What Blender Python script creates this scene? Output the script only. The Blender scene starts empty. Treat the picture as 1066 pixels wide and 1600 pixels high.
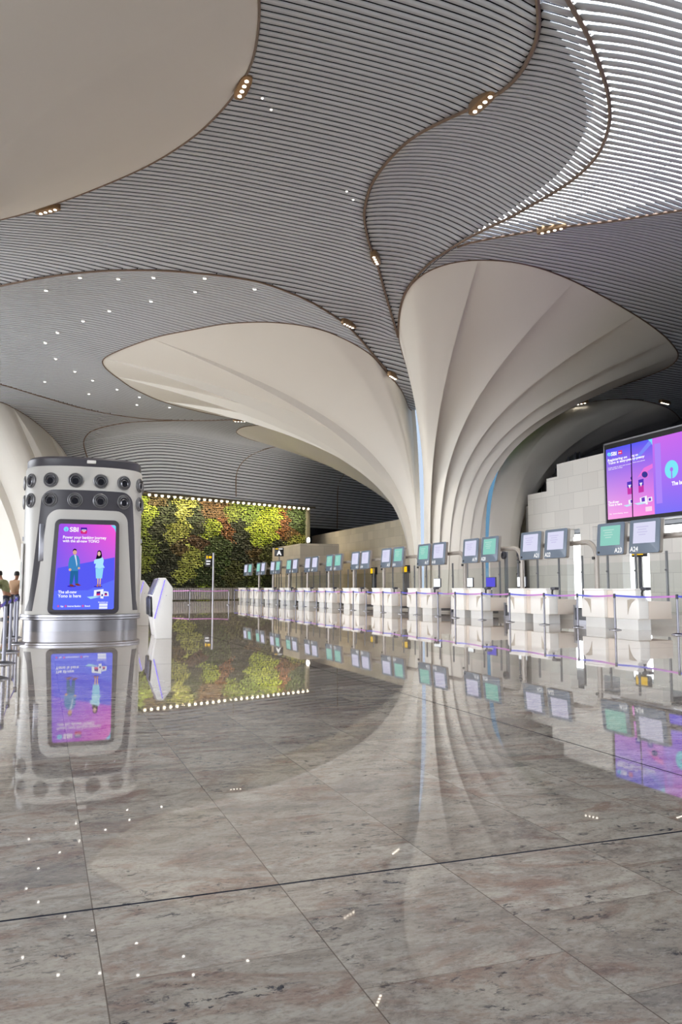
SKY, WASH, EXPO = 3.0, 120., 1.6; UPW, BEAM, DOTW = 45., 600., 450.; ES = 2**-EXPO
CO=[1429,1425,1420,1415,1409,1401,1392,1381,1367,1350,1331,1309,1285,1261,1237,1215,1196,1184,1184,1196,1218,1247,1277,1306,1333,1356,1377,1396,1413,1428,1428,1424,1420,1415,1410,1403,1395,1386,1374,1359,1343,1324,1303,1282,1262,1244,1227,1211,1209,1222,1245,1272,1298,1323,1345,1365,1382,1398,1412,1426,1427,1424,1420,1416,1411,1405,1399,1390,1380,1368,1355,1339,1322,1304,1289,1276,1264,1242,1236,1251,1275,1299,1320,1340,1357,1373,1387,1400,1412,1423,1426,1423,1419,1416,1412,1407,1401,1395,1387,1378,1367,1355,1342,1329,1318,1313,1308,1290,1278,1290,1314,1330,1344,1356,1368,1380,1391,1401,1410,1418,1424,1422,1419,1416,1413,1409,1404,1399,1393,1387,1380,1374,1367,1360,1355,1362,1355,1367,1358,1342,1361,1364,1367,1372,1379,1387,1394,1401,1406,1412,1423,1421,1419,1416,1413,1410,1407,1403,1399,1396,1394,1394,1396,1402,1414,1441,1439,1436,1441,1381,1405,1396,1391,1389,1390,1393,1396,1399,1401,1403,1421,1420,1418,1416,1415,1412,1410,1408,1406,1405,1407,1413,1425,1445,1471,1497,1500,1495,1521,1450,1451,1435,1419,1408,1402,1400,1398,1396,1394,1392,1419,1419,1418,1417,1416,1415,1414,1413,1413,1415,1420,1430,1448,1476,1509,1531,1531,1534,1588,1525,1499,1496,1457,1430,1416,1406,1398,1390,1384,1377,1418,1418,1418,1418,1418,1418,1418,1419,1421,1425,1431,1443,1463,1493,1530,1549,1545,1547,1613,1572,1541,1550,1504,1457,1431,1411,1394,1381,1370,1360,1416,1417,1418,1419,1420,1421,1424,1427,1431,1437,1445,1456,1472,1500,1539,1563,1547,1538,1580,1583,1541,1529,1510,1477,1443,1409,1384,1366,1352,1340,1415,1416,1418,1420,1422,1425,1429,1435,1442,1451,1461,1473,1489,1519,1557,1572,1565,1557,1523,1545,1520,1480,1456,1444,1423,1388,1362,1344,1330,1319,1414,1416,1418,1421,1424,1429,1435,1443,1453,1465,1480,1498,1521,1553,1573,1560,1551,1536,1492,1515,1474,1404,1370,1366,1362,1347,1332,1318,1307,1298,1414,1416,1419,1422,1426,1432,1440,1450,1463,1479,1498,1522,1549,1567,1569,1551,1533,1496,1452,1440,1363,1279,1258,1272,1293,1303,1299,1290,1283,1279,1414,1416,1419,1423,1428,1434,1443,1455,1470,1488,1509,1531,1550,1559,1565,1536,1494,1445,1397,1353,1241,1150,1152,1190,1234,1266,1271,1264,1264,1267,1415,1417,1420,1423,1428,1435,1445,1457,1473,1492,1512,1531,1544,1547,1546,1498,1441,1394,1343,1278,1174,1091,1099,1141,1190,1232,1249,1251,1256,1264,1416,1418,1420,1423,1427,1434,1443,1455,1470,1488,1507,1523,1532,1526,1503,1456,1405,1359,1307,1242,1164,1109,1106,1134,1174,1213,1237,1251,1261,1272,1418,1419,1420,1422,1425,1430,1438,1448,1462,1478,1494,1509,1517,1509,1466,1424,1385,1345,1298,1245,1192,1155,1147,1161,1188,1218,1242,1260,1273,1286,1421,1420,1419,1420,1421,1424,1429,1437,1448,1460,1474,1487,1494,1495,1455,1417,1385,1351,1314,1275,1239,1214,1203,1207,1222,1241,1260,1276,1290,1303,1424,1421,1419,1417,1416,1416,1418,1421,1428,1436,1447,1458,1467,1474,1457,1429,1400,1372,1344,1319,1295,1276,1264,1260,1264,1273,1286,1298,1310,1321,1427,1423,1419,1415,1411,1407,1404,1402,1403,1406,1413,1425,1438,1449,1454,1442,1421,1399,1381,1365,1351,1335,1321,1311,1307,1308,1314,1322,1331,1339,1430,1424,1418,1412,1405,1397,1389,1381,1374,1370,1371,1379,1397,1422,1447,1450,1440,1426,1415,1407,1398,1385,1368,1354,1344,1341,1342,1345,1351,1357,1434,1426,1418,1409,1399,1387,1374,1360,1345,1330,1321,1320,1335,1372,1418,1437,1447,1446,1439,1431,1428,1418,1400,1385,1374,1368,1366,1367,1369,1373,1437,1428,1417,1406,1394,1379,1361,1340,1317,1292,1269,1251,1247,1268,1320,1382,1435,1453,1446,1434,1431,1425,1414,1403,1394,1388,1385,1384,1385,1387,1440,1429,1418,1405,1390,1372,1350,1324,1294,1261,1224,1189,1159,1150,1192,1313,1417,1453,1446,1429,1425,1422,1417,1412,1406,1402,1400,1398,1398,1398,1443,1431,1418,1404,1387,1367,1343,1314,1280,1240,1197,1152,1112,1092,1138,1288,1416,1456,1451,1435,1427,1421,1418,1416,1414,1412,1410,1409,1408,1408,1445,1432,1419,1403,1386,1365,1340,1309,1274,1234,1191,1149,1118,1116,1172,1294,1402,1445,1451,1442,1433,1426,1423,1421,1420,1419,1418,1417,1416,1415,1447,1434,1420,1404,1387,1366,1341,1311,1278,1241,1204,1172,1156,1167,1219,1303,1381,1426,1443,1443,1438,1432,1429,1427,1425,1425,1424,1423,1421,1420,1449,1436,1422,1407,1389,1369,1346,1319,1289,1259,1230,1210,1204,1220,1261,1317,1373,1412,1433,1440,1440,1437,1434,1432,1430,1429,1428,1427,1426,1425,1451,1438,1424,1410,1394,1375,1354,1332,1307,1284,1264,1252,1252,1267,1297,1336,1374,1405,1426,1436,1440,1439,1438,1436,1434,1432,1431,1430,1429,1428,1453,1440,1428,1414,1399,1383,1366,1347,1329,1312,1299,1293,1296,1309,1330,1356,1382,1406,1423,1434,1439,1441,1440,1439,1437,1435,1434,1433,1431,1430,1455,1443,1431,1419,1406,1393,1379,1365,1352,1342,1334,1332,1336,1345,1359,1376,1394,1410,1423,1433,1438,1441,1441,1441,1439,1438,1436,1435,1434,1432,1457,1446,1435,1425,1414,1404,1393,1384,1376,1371,1368,1369,1373,1379,1388,1397,1407,1417,1425,1433,1438,1441,1443,1443,1442,1440,1439,1437,1436,1434]
CUSP=[-0.36,0.131,-0.274,-0.13,0.025,-0.511,-0.168,-0.47]
TXY={'T2': [(9.066,13.017),(9.621,13.789),(10.284,14.714),(10.849,15.757),(11.42,17.253),(11.669,18.505),(11.6,19.546),(11.497,20.391),(11.204,21.723),(10.982,23.154),(10.982,25.02),(11.174,26.978),(11.692,28.912),(12.203,30.109),(13.031,31.632),(13.826,32.801),(15.115,34.911),(16.301,36.837),(17.071,38.0),(17.645,38.865)],'T3': [(9.475,12.896),(10.176,13.469),(10.864,14.011),(11.567,14.587),(12.81,15.745),(13.808,16.715),(14.621,17.619),(15.249,18.427),(15.928,19.542),(16.439,20.664),(16.881,22.196),(17.111,23.628),(17.182,25.156),(17.159,26.688),(16.938,28.044),(16.661,29.16),(16.431,30.167),(16.337,31.197),(16.234,32.144),(16.214,33.252),(16.242,34.382),(16.345,35.123),(16.699,36.44),(17.202,37.795),(17.645,38.865)],'T4': [(22.392,21.444),(21.896,22.586),(21.301,23.795),(20.72,24.921),(19.804,26.126),(19.152,26.946),(18.342,28.068),(17.448,29.169),(16.945,29.665),(16.607,30.198)],'T5': [(-4.375,43.815),(-2.505,42.192),(-1.006,40.932),(0.448,39.809),(1.872,38.882),(3.285,38.13),(4.99,37.449),(6.748,37.072),(8.255,36.868),(9.527,36.88),(10.921,37.202),(12.417,37.678),(14.016,38.555),(14.909,39.202),(16.043,40.198),(17.264,41.296),(18.38,42.136),(19.225,42.942)]}
TRIM={'T2': [(9.066,13.017,13.695),(9.621,13.789,13.848),(10.284,14.714,14.072),(10.849,15.757,14.357),(11.42,17.253,14.772),(11.669,18.505,15.107),(11.6,19.546,15.369),(11.497,20.391,15.562),(11.204,21.723,15.826),(10.982,23.154,16.05),(10.982,25.02,16.256),(11.174,26.978,16.366),(11.692,28.912,16.376),(12.203,30.109,16.338),(13.031,31.632,16.228),(13.826,32.801,16.071),(15.115,34.911,15.729),(16.301,36.837,15.388),(17.071,38.0,15.063),(17.645,38.865,14.721)],'T3': [(9.475,12.896,13.648),(10.176,13.469,13.764),(10.864,14.011,13.884),(11.567,14.587,14.025),(12.81,15.745,14.314),(13.807,16.715,14.533),(14.621,17.619,14.695),(15.249,18.427,14.806),(15.928,19.542,14.949),(16.439,20.664,15.109),(16.881,22.196,15.363),(17.111,23.628,15.606),(17.182,25.156,15.842),(17.159,26.688,16.015),(16.938,28.044,16.116),(16.661,29.16,16.13),(16.431,30.167,16.083),(16.337,31.197,16.104),(16.234,32.144,16.07),(16.214,33.252,15.967),(16.242,34.382,15.817),(16.345,35.123,15.707),(16.699,36.44,15.474),(17.202,37.795,15.118),(17.645,38.865,14.721)],'T4': [(22.392,21.444,15.01),(21.896,22.586,15.207),(21.301,23.795,15.429),(20.72,24.921,15.628),(19.804,26.126,15.823),(19.152,26.946,15.939),(18.342,28.068,16.071),(17.448,29.169,16.142),(16.945,29.665,16.128),(16.607,30.198,16.093)],'T5': [(-4.375,43.814,16.007),(-2.505,42.192,16.107),(-1.006,40.932,16.174),(0.448,39.809,16.213),(1.872,38.882,16.22),(3.285,38.13,16.195),(4.99,37.449,16.144),(6.748,37.072,16.09),(8.255,36.868,16.031),(9.527,36.88,15.953),(10.921,37.202,15.799),(12.417,37.678,15.56),(14.016,38.555,15.263),(14.909,39.202,15.084),(16.043,40.198,14.761),(17.264,41.296,14.32),(18.38,42.136,13.824),(19.225,42.942,13.334)],'T6': [(-5.736,59.756,15.625),(-3.359,60.963,15.589),(-0.81,63.229,15.483),(2.522,66.265,15.411),(6.192,68.334,15.426),(9.528,69.5,15.628),(12.716,68.715,15.649),(15.298,66.392,15.49)],'T8': [(3.358,74.762,12.72),(3.005,73.471,13.417),(2.892,72.388,13.795),(3.001,71.499,14.095),(3.372,70.738,14.427),(4.024,70.382,14.682),(5.045,70.083,14.973),(6.344,69.887,15.25),(7.952,69.909,15.482),(10.639,69.576,15.667),(12.716,68.715,15.649)],'T9': [(18.665,82.357,10.657),(18.62,82.273,12.742),(18.767,82.064,13.535),(19.164,81.749,14.256),(19.868,81.291,14.904),(20.847,80.574,15.389),(21.557,78.893,15.493),(22.219,77.639,15.458)],'T10': [(31.987,87.952,8.01),(32.057,87.932,12.603),(32.197,87.66,13.559),(32.603,87.247,14.357),(33.263,86.458,15.111),(33.78,84.733,15.488),(33.893,82.495,15.455)]}
RIMS={'L': [(21.705,45.812,12.458),(21.398,45.538,12.542),(20.279,43.966,12.997),(19.277,42.872,13.36),(18.256,42.225,13.874),(17.25,41.452,14.324),(16.199,41.078,14.705),(15.068,40.821,15.021),(13.972,40.698,15.26),(12.751,40.914,15.476),(11.611,41.379,15.634),(10.515,42.025,15.746),(8.986,43.226,15.838),(7.489,44.88,15.846),(5.94,46.751,15.861),(4.69,48.792,15.818),(3.719,50.639,15.76),(3.231,51.87,15.722),(3.111,52.976,15.674),(3.485,54.295,15.586),(4.372,56.012,15.487),(5.54,58.256,15.447),(7.362,60.909,15.444),(9.045,62.556,15.442),(10.777,63.904,15.451)],'R': [(21.893,44.985,12.505),(21.62,44.509,12.625),(20.71,43.237,13.064),(19.802,42.017,13.66),(18.987,40.955,14.251),(18.309,39.989,14.652),(17.582,38.64,14.825),(17.089,37.544,15.199),(16.699,36.44,15.474),(16.407,35.258,15.697),(16.31,34.162,15.875),(16.532,33.214,16.059),(17.024,32.52,16.207),(17.722,31.94,16.297),(18.679,31.544,16.342),(20.042,31.251,16.332),(21.689,31.355,16.296),(23.63,31.787,16.188),(25.576,32.361,16.0),(27.701,33.043,15.765),(30.117,33.939,15.477),(32.252,34.878,15.177),(33.676,35.698,14.937),(34.434,36.27,14.796),(34.953,36.99,14.659),(35.173,37.868,14.521),(34.968,39.013,14.356),(34.462,40.453,14.135),(33.809,41.805,13.899),(33.163,43.259,13.624),(32.661,44.658,13.37),(32.532,46.308,13.173),(32.846,47.375,13.14)],'B': [(33.102,47.436,13.171),(33.024,46.261,13.246),(33.526,44.78,13.464),(34.449,43.932,13.662),(35.674,43.493,13.797),(37.086,43.277,13.864),(38.938,43.545,13.852),(41.079,44.381,13.793),(43.548,46.116,13.776),(45.129,47.685,13.716),(45.63,49.038,13.609)],'UL': [(3.938,16.007,14.833),(4.229,16.979,15.039),(4.385,17.53,15.166),(4.619,18.446,15.384),(4.857,19.653,15.659),(5.014,20.785,15.89),(5.055,21.804,16.065),(4.993,23.062,16.238),(4.725,24.7,16.398),(4.269,26.279,16.495),(3.438,28.125,16.543),(2.466,29.637,16.519),(0.957,31.501,16.421),(-0.677,33.294,16.319),(-2.162,34.687,16.267),(-3.713,36.032,16.247)],'LL': [(-5.219,63.94,15.083),(-3.51,64.613,15.08),(-2.649,65.734,14.945),(-1.52,67.542,14.642),(-0.306,69.719,14.097),(0.743,71.867,13.459),(1.482,73.766,12.805),(1.907,74.846,12.133)],'S': [(30.174,76.573,15.366),(27.468,76.887,15.389),(24.813,77.223,15.416),(22.111,77.261,15.454),(19.499,76.148,15.491),(17.859,74.696,15.512),(16.697,73.191,15.537),(16.257,71.801,15.556),(16.399,69.862,15.558),(17.484,68.336,15.518),(19.167,67.022,15.442),(21.414,66.671,15.362),(23.998,67.179,15.289),(26.677,68.502,15.235),(30.39,70.38,15.191)]}
LAMPS=[(5.103,22.25,16.134),(11.537,19.364,15.345),(13.678,32.522,16.121),(14.793,38.897,15.186),(18.905,42.403,13.635),(-0.316,33.105,16.347),(19.127,26.82,15.935),(33.245,43.982,13.532),(39.545,43.057,13.883),(27.331,47.359,12.374),(22.624,77.868,15.455),(15.377,66.732,15.508)]
DOTS=[(-0.363,43.025,16.488),(3.0,40.058,16.463),(6.901,37.9,16.229),(6.827,40.142,16.339),(9.461,38.143,16.107),(4.899,42.571,16.42),(2.939,45.016,16.463),(1.647,47.087,16.388),(0.305,49.399,16.265),(-0.365,51.482,16.177),(0.272,54.232,15.984),(1.534,56.332,15.794),(-0.375,59.817,15.764),(2.789,57.921,15.678),(2.745,62.132,15.678),(4.579,59.557,15.576),(6.495,64.339,15.623),(6.354,61.212,15.527),(8.997,63.942,15.529),(5.849,22.855,16.24),(6.3,23.463,16.321),(10.528,27.877,16.481),(10.983,28.368,16.455),(4.593,39.065,16.378),(1.201,40.406,16.411)]
import bpy, bmesh, math, random
import numpy as np
from mathutils import Vector, Matrix
random.seed(4); rng = np.random.default_rng(4)
SC = bpy.context.scene
COL = SC.collection
# ------------------------------------------------------------------ camera frame (image taken as 1066 x 1600)
FPX, CX, CY, EYE = 1255., 533., 800., 1.2
TILT = math.atan(117.5/1255); YAW = math.radians(20.26)
ct, st, cy_, sy_ = math.cos(TILT), math.sin(TILT), math.cos(YAW), math.sin(YAW)
def ray(px, py=917.5):
    r = (px-CX)/FPX; u = (CY-py)/FPX
    F = ct-st*u; U = st+ct*u
    return Vector((cy_*r+sy_*F, -sy_*r+cy_*F, U))
def on_floor(px, py, z=0.):
    d = ray(px, py); return d*((z-EYE)/d.z)+Vector((0, 0, EYE))
def Yat(px, X):
    d = ray(px); return d.y*X/d.x
def at(px, Z):
    d = ray(px); k = Z/(sy_*d.x+cy_*d.y); return d.x*k, d.y*k
cam = bpy.data.cameras.new('camera'); camo = bpy.data.objects.new('camera', cam); COL.objects.link(camo)
cam.sensor_fit = 'VERTICAL'; cam.sensor_height = 36.; cam.sensor_width = 24.; cam.lens = FPX/1600*36
cam.clip_end = 600
camo.location = (0, 0, EYE); camo.rotation_euler = (math.pi/2+TILT, 0, -YAW)
SC.camera = camo

# ------------------------------------------------------------------ materials
def lin(c):
    return tuple(((x/255.)/12.92 if x <= 10 else ((x/255.+.055)/1.055)**2.4) for x in c)
def mat(name, rgb, rough=.5, metal=0., spec=.5, coat=0., noise=0., nscale=3., trans=0.):
    m = bpy.data.materials.new(name); m.use_nodes = True
    nt = m.node_tree; b = nt.nodes['Principled BSDF']
    c = lin(rgb)
    b.inputs['Base Color'].default_value = (*c, 1); b.inputs['Roughness'].default_value = rough
    b.inputs['Metallic'].default_value = metal; b.inputs['Specular IOR Level'].default_value = spec
    b.inputs['Coat Weight'].default_value = coat
    b.inputs['Transmission Weight'].default_value = trans
    if noise:
        tc = nt.nodes.new('ShaderNodeTexCoord'); n = nt.nodes.new('ShaderNodeTexNoise'); n.inputs['Scale'].default_value = nscale
        n.inputs['Detail'].default_value = 3
        mx = nt.nodes.new('ShaderNodeMixRGB'); mx.blend_type = 'MIX'
        mx.inputs[1].default_value = (*[x*(1-noise) for x in c], 1); mx.inputs[2].default_value = (*[min(1, x*(1+noise)) for x in c], 1)
        nt.links.new(tc.outputs['Object'], n.inputs['Vector']); nt.links.new(n.outputs['Fac'], mx.inputs[0])
        nt.links.new(mx.outputs[0], b.inputs['Base Color'])
    return m
def emit(name, rgb, s=1.):
    m = bpy.data.materials.new(name); m.use_nodes = True; nt = m.node_tree
    nt.nodes.remove(nt.nodes['Principled BSDF']); e = nt.nodes.new('ShaderNodeEmission')
    e.inputs[0].default_value = (*lin(rgb), 1); e.inputs[1].default_value = s*ES
    nt.links.new(e.outputs[0], nt.nodes['Material Output'].inputs[0]); return m
def emit_grad(name, c00, c10, c01, c11, s):
    """display picture: colours at the four corners (bottom-left, bottom-right, top-left, top-right) of the panel"""
    m = bpy.data.materials.new(name); m.use_nodes = True; nt = m.node_tree; N = nt.nodes; L = nt.links
    N.remove(N['Principled BSDF']); e = N.new('ShaderNodeEmission'); e.inputs[1].default_value = s*ES
    tc = N.new('ShaderNodeUVMap'); sp = N.new('ShaderNodeSeparateXYZ'); L.new(tc.outputs[0], sp.inputs[0])
    def mix(a, b, f):
        x = N.new('ShaderNodeMixRGB'); L.new(f, x.inputs[0])
        for q, i in ((a, 1), (b, 2)):
            if isinstance(q, tuple): x.inputs[i].default_value = (*lin(q), 1)
            else: L.new(q, x.inputs[i])
        return x.outputs[0]
    lo = mix(c00, c10, sp.outputs[0]); hi = mix(c01, c11, sp.outputs[0])
    L.new(mix(lo, hi, sp.outputs[1]), e.inputs[0]); L.new(e.outputs[0], N['Material Output'].inputs[0]); return m
def glass(name, tint=(251, 253, 252), refl=.05):
    m = bpy.data.materials.new(name); m.use_nodes = True; nt = m.node_tree; N = nt.nodes; L = nt.links
    N.remove(N['Principled BSDF']); t = N.new('ShaderNodeBsdfTransparent'); t.inputs[0].default_value = (*lin(tint), 1)
    g = N.new('ShaderNodeBsdfGlossy'); g.inputs['Roughness'].default_value = .02
    f0 = N.new('ShaderNodeFresnel'); f0.inputs[0].default_value = 1.45; ge = N.new('ShaderNodeNewGeometry'); f = N.new('ShaderNodeMath'); f.operation = 'MULTIPLY'
    iv = N.new('ShaderNodeMath'); iv.operation = 'SUBTRACT'; iv.inputs[0].default_value = 1.; L.new(ge.outputs['Backfacing'], iv.inputs[1]); L.new(f0.outputs[0], f.inputs[0]); L.new(iv.outputs[0], f.inputs[1])
    x = N.new('ShaderNodeMixShader'); L.new(f.outputs[0], x.inputs[0]); L.new(t.outputs[0], x.inputs[1]); L.new(g.outputs[0], x.inputs[2])
    L.new(x.outputs[0], N['Material Output'].inputs[0]); return m

M = dict(
 slat=mat('painted_metal_slat', (198, 203, 210), .27, .0, .6),
 void=mat('void_shade', (10, 12, 26), .9),  # near-black: shade of empty depth put into the colour
 bronze=mat('bronze_trim', (126, 106, 92), .4, .5),
 gypsum=mat('moulded_plaster', (226, 222, 214), .55, noise=.02, nscale=.3),
 white=mat('white_solid_surface', (248, 246, 242), .35),
 warm=mat('warm_white_panel', (226, 214, 202), .4),
 marble=mat('white_marble', (226, 226, 224), .2, noise=.08, nscale=2.),
 dark=mat('charcoal_metal', (62, 62, 72), .4),
 black=mat('black_plastic', (14, 14, 17), .35),
 steel=mat('brushed_steel', (132, 132, 138), .3, 1.),
 steel2=mat('satin_steel', (168, 168, 176), .32, 1.),
 greymet=mat('grey_metal', (128, 130, 134), .4, .3),
 beige=mat('champagne_metal', (158, 151, 144), .4, .3),
 bezel=mat('slate_blue_bezel', (104, 117, 134), .35),
 kiosk=mat('tower_pale_grey', (206, 204, 200), .35),
 kdark=mat('tower_charcoal', (68, 66, 74), .4),
 cap=mat('nozzle_grey', (128, 128, 132), .35, .4),
 skin=mat('skin', (150, 108, 84), .6), hair=mat('black_hair', (16, 14, 14), .6),
 tan=mat('tan_cloth', (172, 138, 108), .8), navy=mat('navy_cloth', (26, 30, 48), .85), camo=mat('green_cloth', (118, 122, 88), .85, noise=.5, nscale=14.),
 glass=glass('clear_glass'),
 belt=None,
 yellow=emit('yellow_lit_sign', (250, 200, 30), 1.1),
 lamp=emit('lamp_warm_white', (255, 244, 226), 9.),
 lamps=emit('small_spot_lamp', (255, 222, 170), 5.),
 dot=emit('downlight_white', (255, 250, 240), 14.),
 led=emit('violet_strip_light', (140, 125, 255), 1.5),
 ledw=emit('blue_strip_light', (204, 223, 248), 1.),
 ledb=emit('deep_blue_strip_light', (120, 172, 210), .7), ledg=emit('green_strip_light', (116, 176, 74), .7),
)
# ------------------------------------------------------------------ mesh helper
class MB:
    def __init__(s): s.v = []; s.f = []; s.uv = None
    def add(s, vs, fs):
        o = len(s.v); s.v += [tuple(p) for p in vs]; s.f += [tuple(i+o for i in f) for f in fs]; return s
    def box(s, x0, x1, y0, y1, z0, z1):
        return s.add([(x0,y0,z0),(x1,y0,z0),(x1,y1,z0),(x0,y1,z0),(x0,y0,z1),(x1,y0,z1),(x1,y1,z1),(x0,y1,z1)],
                     [(0,3,2,1),(4,5,6,7),(0,1,5,4),(1,2,6,5),(2,3,7,6),(3,0,4,7)])
    def lathe(s, prof, n=24, mtx=None, close=True):
        vs = []; fs = []; k = len(prof)
        for i in range(n):
            a = 2*math.pi*i/n
            for r, z in prof:
                p = Vector((r*math.cos(a), r*math.sin(a), z)); vs.append(mtx @ p if mtx else p)
        for i in range(n):
            j = (i+1) % n
            for q in range(k-1): fs.append((i*k+q, j*k+q, j*k+q+1, i*k+q+1))
        if close:
            fs.append(tuple(i*k for i in range(n))[::-1]); fs.append(tuple(i*k+k-1 for i in range(n)))
        return s.add(vs, fs)
    def cyl(s, x, y, z0, z1, r, n=16, r2=None):
        return s.lathe([(r, z0), (r2 if r2 is not None else r, z1)], n, Matrix.Translation((x, y, 0)))
    def prism(s, poly, d, mtx=None):
        """poly in the local xy plane, thickened from z=0 to z=d"""
        n = len(poly); a = [Vector((x, y, 0)) for x, y in poly]; b = [Vector((x, y, d)) for x, y in poly]
        vs = a+b
        if mtx: vs = [mtx @ p for p in vs]
        return s.add(vs, [tuple(range(n))[::-1], tuple(range(n, 2*n))]+[(i, (i+1) % n, (i+1) % n+n, i+n) for i in range(n)])
    def tube(s, path, r, n=8, cap=True):
        P = [Vector(p) for p in path]; vs = []; fs = []; k = len(P); up = Vector((0, 0, 1)); pu = None
        for i, p in enumerate(P):
            t = (P[min(i+1, k-1)]-P[max(i-1, 0)]).normalized()
            if pu is None:
                pu = t.cross(up)
                if pu.length < .05: pu = t.cross(Vector((1, 0, 0)))
            pu = (pu-t*pu.dot(t)).normalized(); w = t.cross(pu)
            for j in range(n):
                a = 2*math.pi*(j+.5)/n; vs.append(p+pu*(r*math.cos(a))+w*(r*math.sin(a)))
        for i in range(k-1):
            for j in range(n):
                q = (j+1) % n; fs.append((i*n+j, i*n+q, i*n+n+q, i*n+n+j))
        if cap: fs += [tuple(range(n))[::-1], tuple(range((k-1)*n, k*n))]
        return s.add(vs, fs)
    def build(s, name, m, parent=None, bevel=0., smooth=False, loc=None, seg=2):
        me = bpy.data.meshes.new(name); me.from_pydata(s.v, [], s.f)
        if bevel or smooth:
            bm = bmesh.new(); bm.from_mesh(me)
            if bevel:
                bmesh.ops.recalc_face_normals(bm, faces=bm.faces)
                ed = [e for e in bm.edges if len(e.link_faces) == 2 and e.calc_face_angle(0) > .6]
                bmesh.ops.bevel(bm, geom=ed, offset=bevel, segments=seg, affect='EDGES', profile=.5, clamp_overlap=True)
            bm.to_mesh(me); bm.free()
        me.materials.append(m)
        if smooth or bevel:
            me.polygons.foreach_set('use_smooth', [True]*len(me.polygons))
            try: me.set_sharp_from_angle(angle=math.radians(35))
            except Exception: pass
        me.update()
        o = bpy.data.objects.new(name, me); COL.objects.link(o)
        if parent: o.parent = parent
        if loc: o.location = loc
        return o
def tag(o, label=None, cat=None, group=None, kind=None):
    if label: o['label'] = label
    if cat: o['category'] = cat
    if group: o['group'] = group
    if kind: o['kind'] = kind
    return o
def thing(name, label, cat, loc=(0, 0, 0), rz=0., group=None):
    o = bpy.data.objects.new(name, None); COL.objects.link(o); o.location = loc; o.rotation_euler = (0, 0, rz)
    o.empty_display_size = .1
    return tag(o, label, cat, group)
def struct(o, label=None): return tag(o, label, kind='structure')
def copy_tree(o, parent=None):
    c = o.copy(); COL.objects.link(c)
    if parent: c.parent = parent
    for ch in list(o.children): copy_tree(ch, c)
    return c
ORD = ['first','second','third','fourth','fifth','sixth','seventh','eighth','ninth','tenth','eleventh','twelfth','thirteenth','fourteenth',
 'fifteenth','sixteenth','seventeenth','eighteenth','nineteenth','twentieth','twenty-first','twenty-second','twenty-third','twenty-fourth',
 'twenty-fifth','twenty-sixth','twenty-seventh','twenty-eighth','twenty-ninth','thirtieth','thirty-first','thirty-second','thirty-third','thirty-fourth']
def text_mb(s, size, align='LEFT', bold=0.):
    cu = bpy.data.curves.new('t', 'FONT'); cu.body = s; cu.size = size; cu.align_x = align; cu.offset = bold; cu.resolution_u = 3
    o = bpy.data.objects.new('t', cu); COL.objects.link(o)
    dg = bpy.context.evaluated_depsgraph_get(); me = bpy.data.meshes.new_from_object(o.evaluated_get(dg))
    vs = [v.co.copy() for v in me.vertices]; fs = [tuple(p.vertices) for p in me.polygons]
    bpy.data.objects.remove(o); bpy.data.curves.remove(cu); bpy.data.meshes.remove(me)
    return vs, fs

# ------------------------------------------------------------------ ceiling surface (hall axes: Y along the check-in row, X across it)
GX0, GY0, GD, GNX, GNY = -40., 4., 3., 30, 32
CG = np.array(CO, float).reshape(GNY, GNX)/100.
KN = ['T2', 'T3', 'T4', 'T5']; LSC = (1.2, 3.5)
def pdist(P, X, Y):
    P = np.array(P, float)[:, :2]; d = np.full(X.shape, 1e9)
    for a, b in zip(P[:-1], P[1:]):
        D = b-a; u = np.clip(((X-a[0])*D[0]+(Y-a[1])*D[1])/(D@D+1e-12), 0, 1)
        d = np.minimum(d, (X-a[0]-u*D[0])**2+(Y-a[1]-u*D[1])**2)
    return np.sqrt(d)
def H(X, Y):
    """height of the ceiling above the floor"""
    X = np.clip(np.asarray(X, float), -36.5, 45.5); Y = np.clip(np.asarray(Y, float), 7.5, 94)
    u = (X-GX0)/GD; v = (Y-GY0)/GD; i = np.floor(u).astype(int); j = np.floor(v).astype(int); a = u-i; b = v-j
    B = lambda a: [(1-a)**3/6, (3*a**3-6*a*a+4)/6, (-3*a**3+3*a*a+3*a+1)/6, a**3/6]
    Bu, Bv = B(a), B(b); r = np.zeros(X.shape)
    for q in range(4):
        for p in range(4):
            r = r+Bv[q]*Bu[p]*CG[np.clip(j-1+q, 0, GNY-1), np.clip(i-1+p, 0, GNX-1)]
    for n, k in enumerate(KN):
        d = pdist(TXY[k], X, Y)
        for m_, L in enumerate(LSC): r = r+CUSP[n*2+m_]*np.exp(-d/L)
    return r+EYE
def H1(x, y): return float(H(np.array([x]), np.array([y]))[0])
VW, RC = 77.5, 3.5; CS = math.cos(math.atan(.42))
def gX(X): return .42*(np.maximum(X, 4)-7.1)
def wv(v):
    t = np.clip((v-50)/24., 0, 1); return t*t*(3-2*t)
def inpoly(P, X, Y):
    P = np.array(P, float)[:, :2]; r = np.zeros(X.shape, bool); n = len(P)
    for k in range(n):
        x1, y1 = P[k]; x2, y2 = P[(k+1) % n]
        c = (y1 > Y) != (y2 > Y)
        if y1 != y2: r ^= c & (X < (x2-x1)*(Y-y1)/(y2-y1)+x1)
    return r
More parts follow.
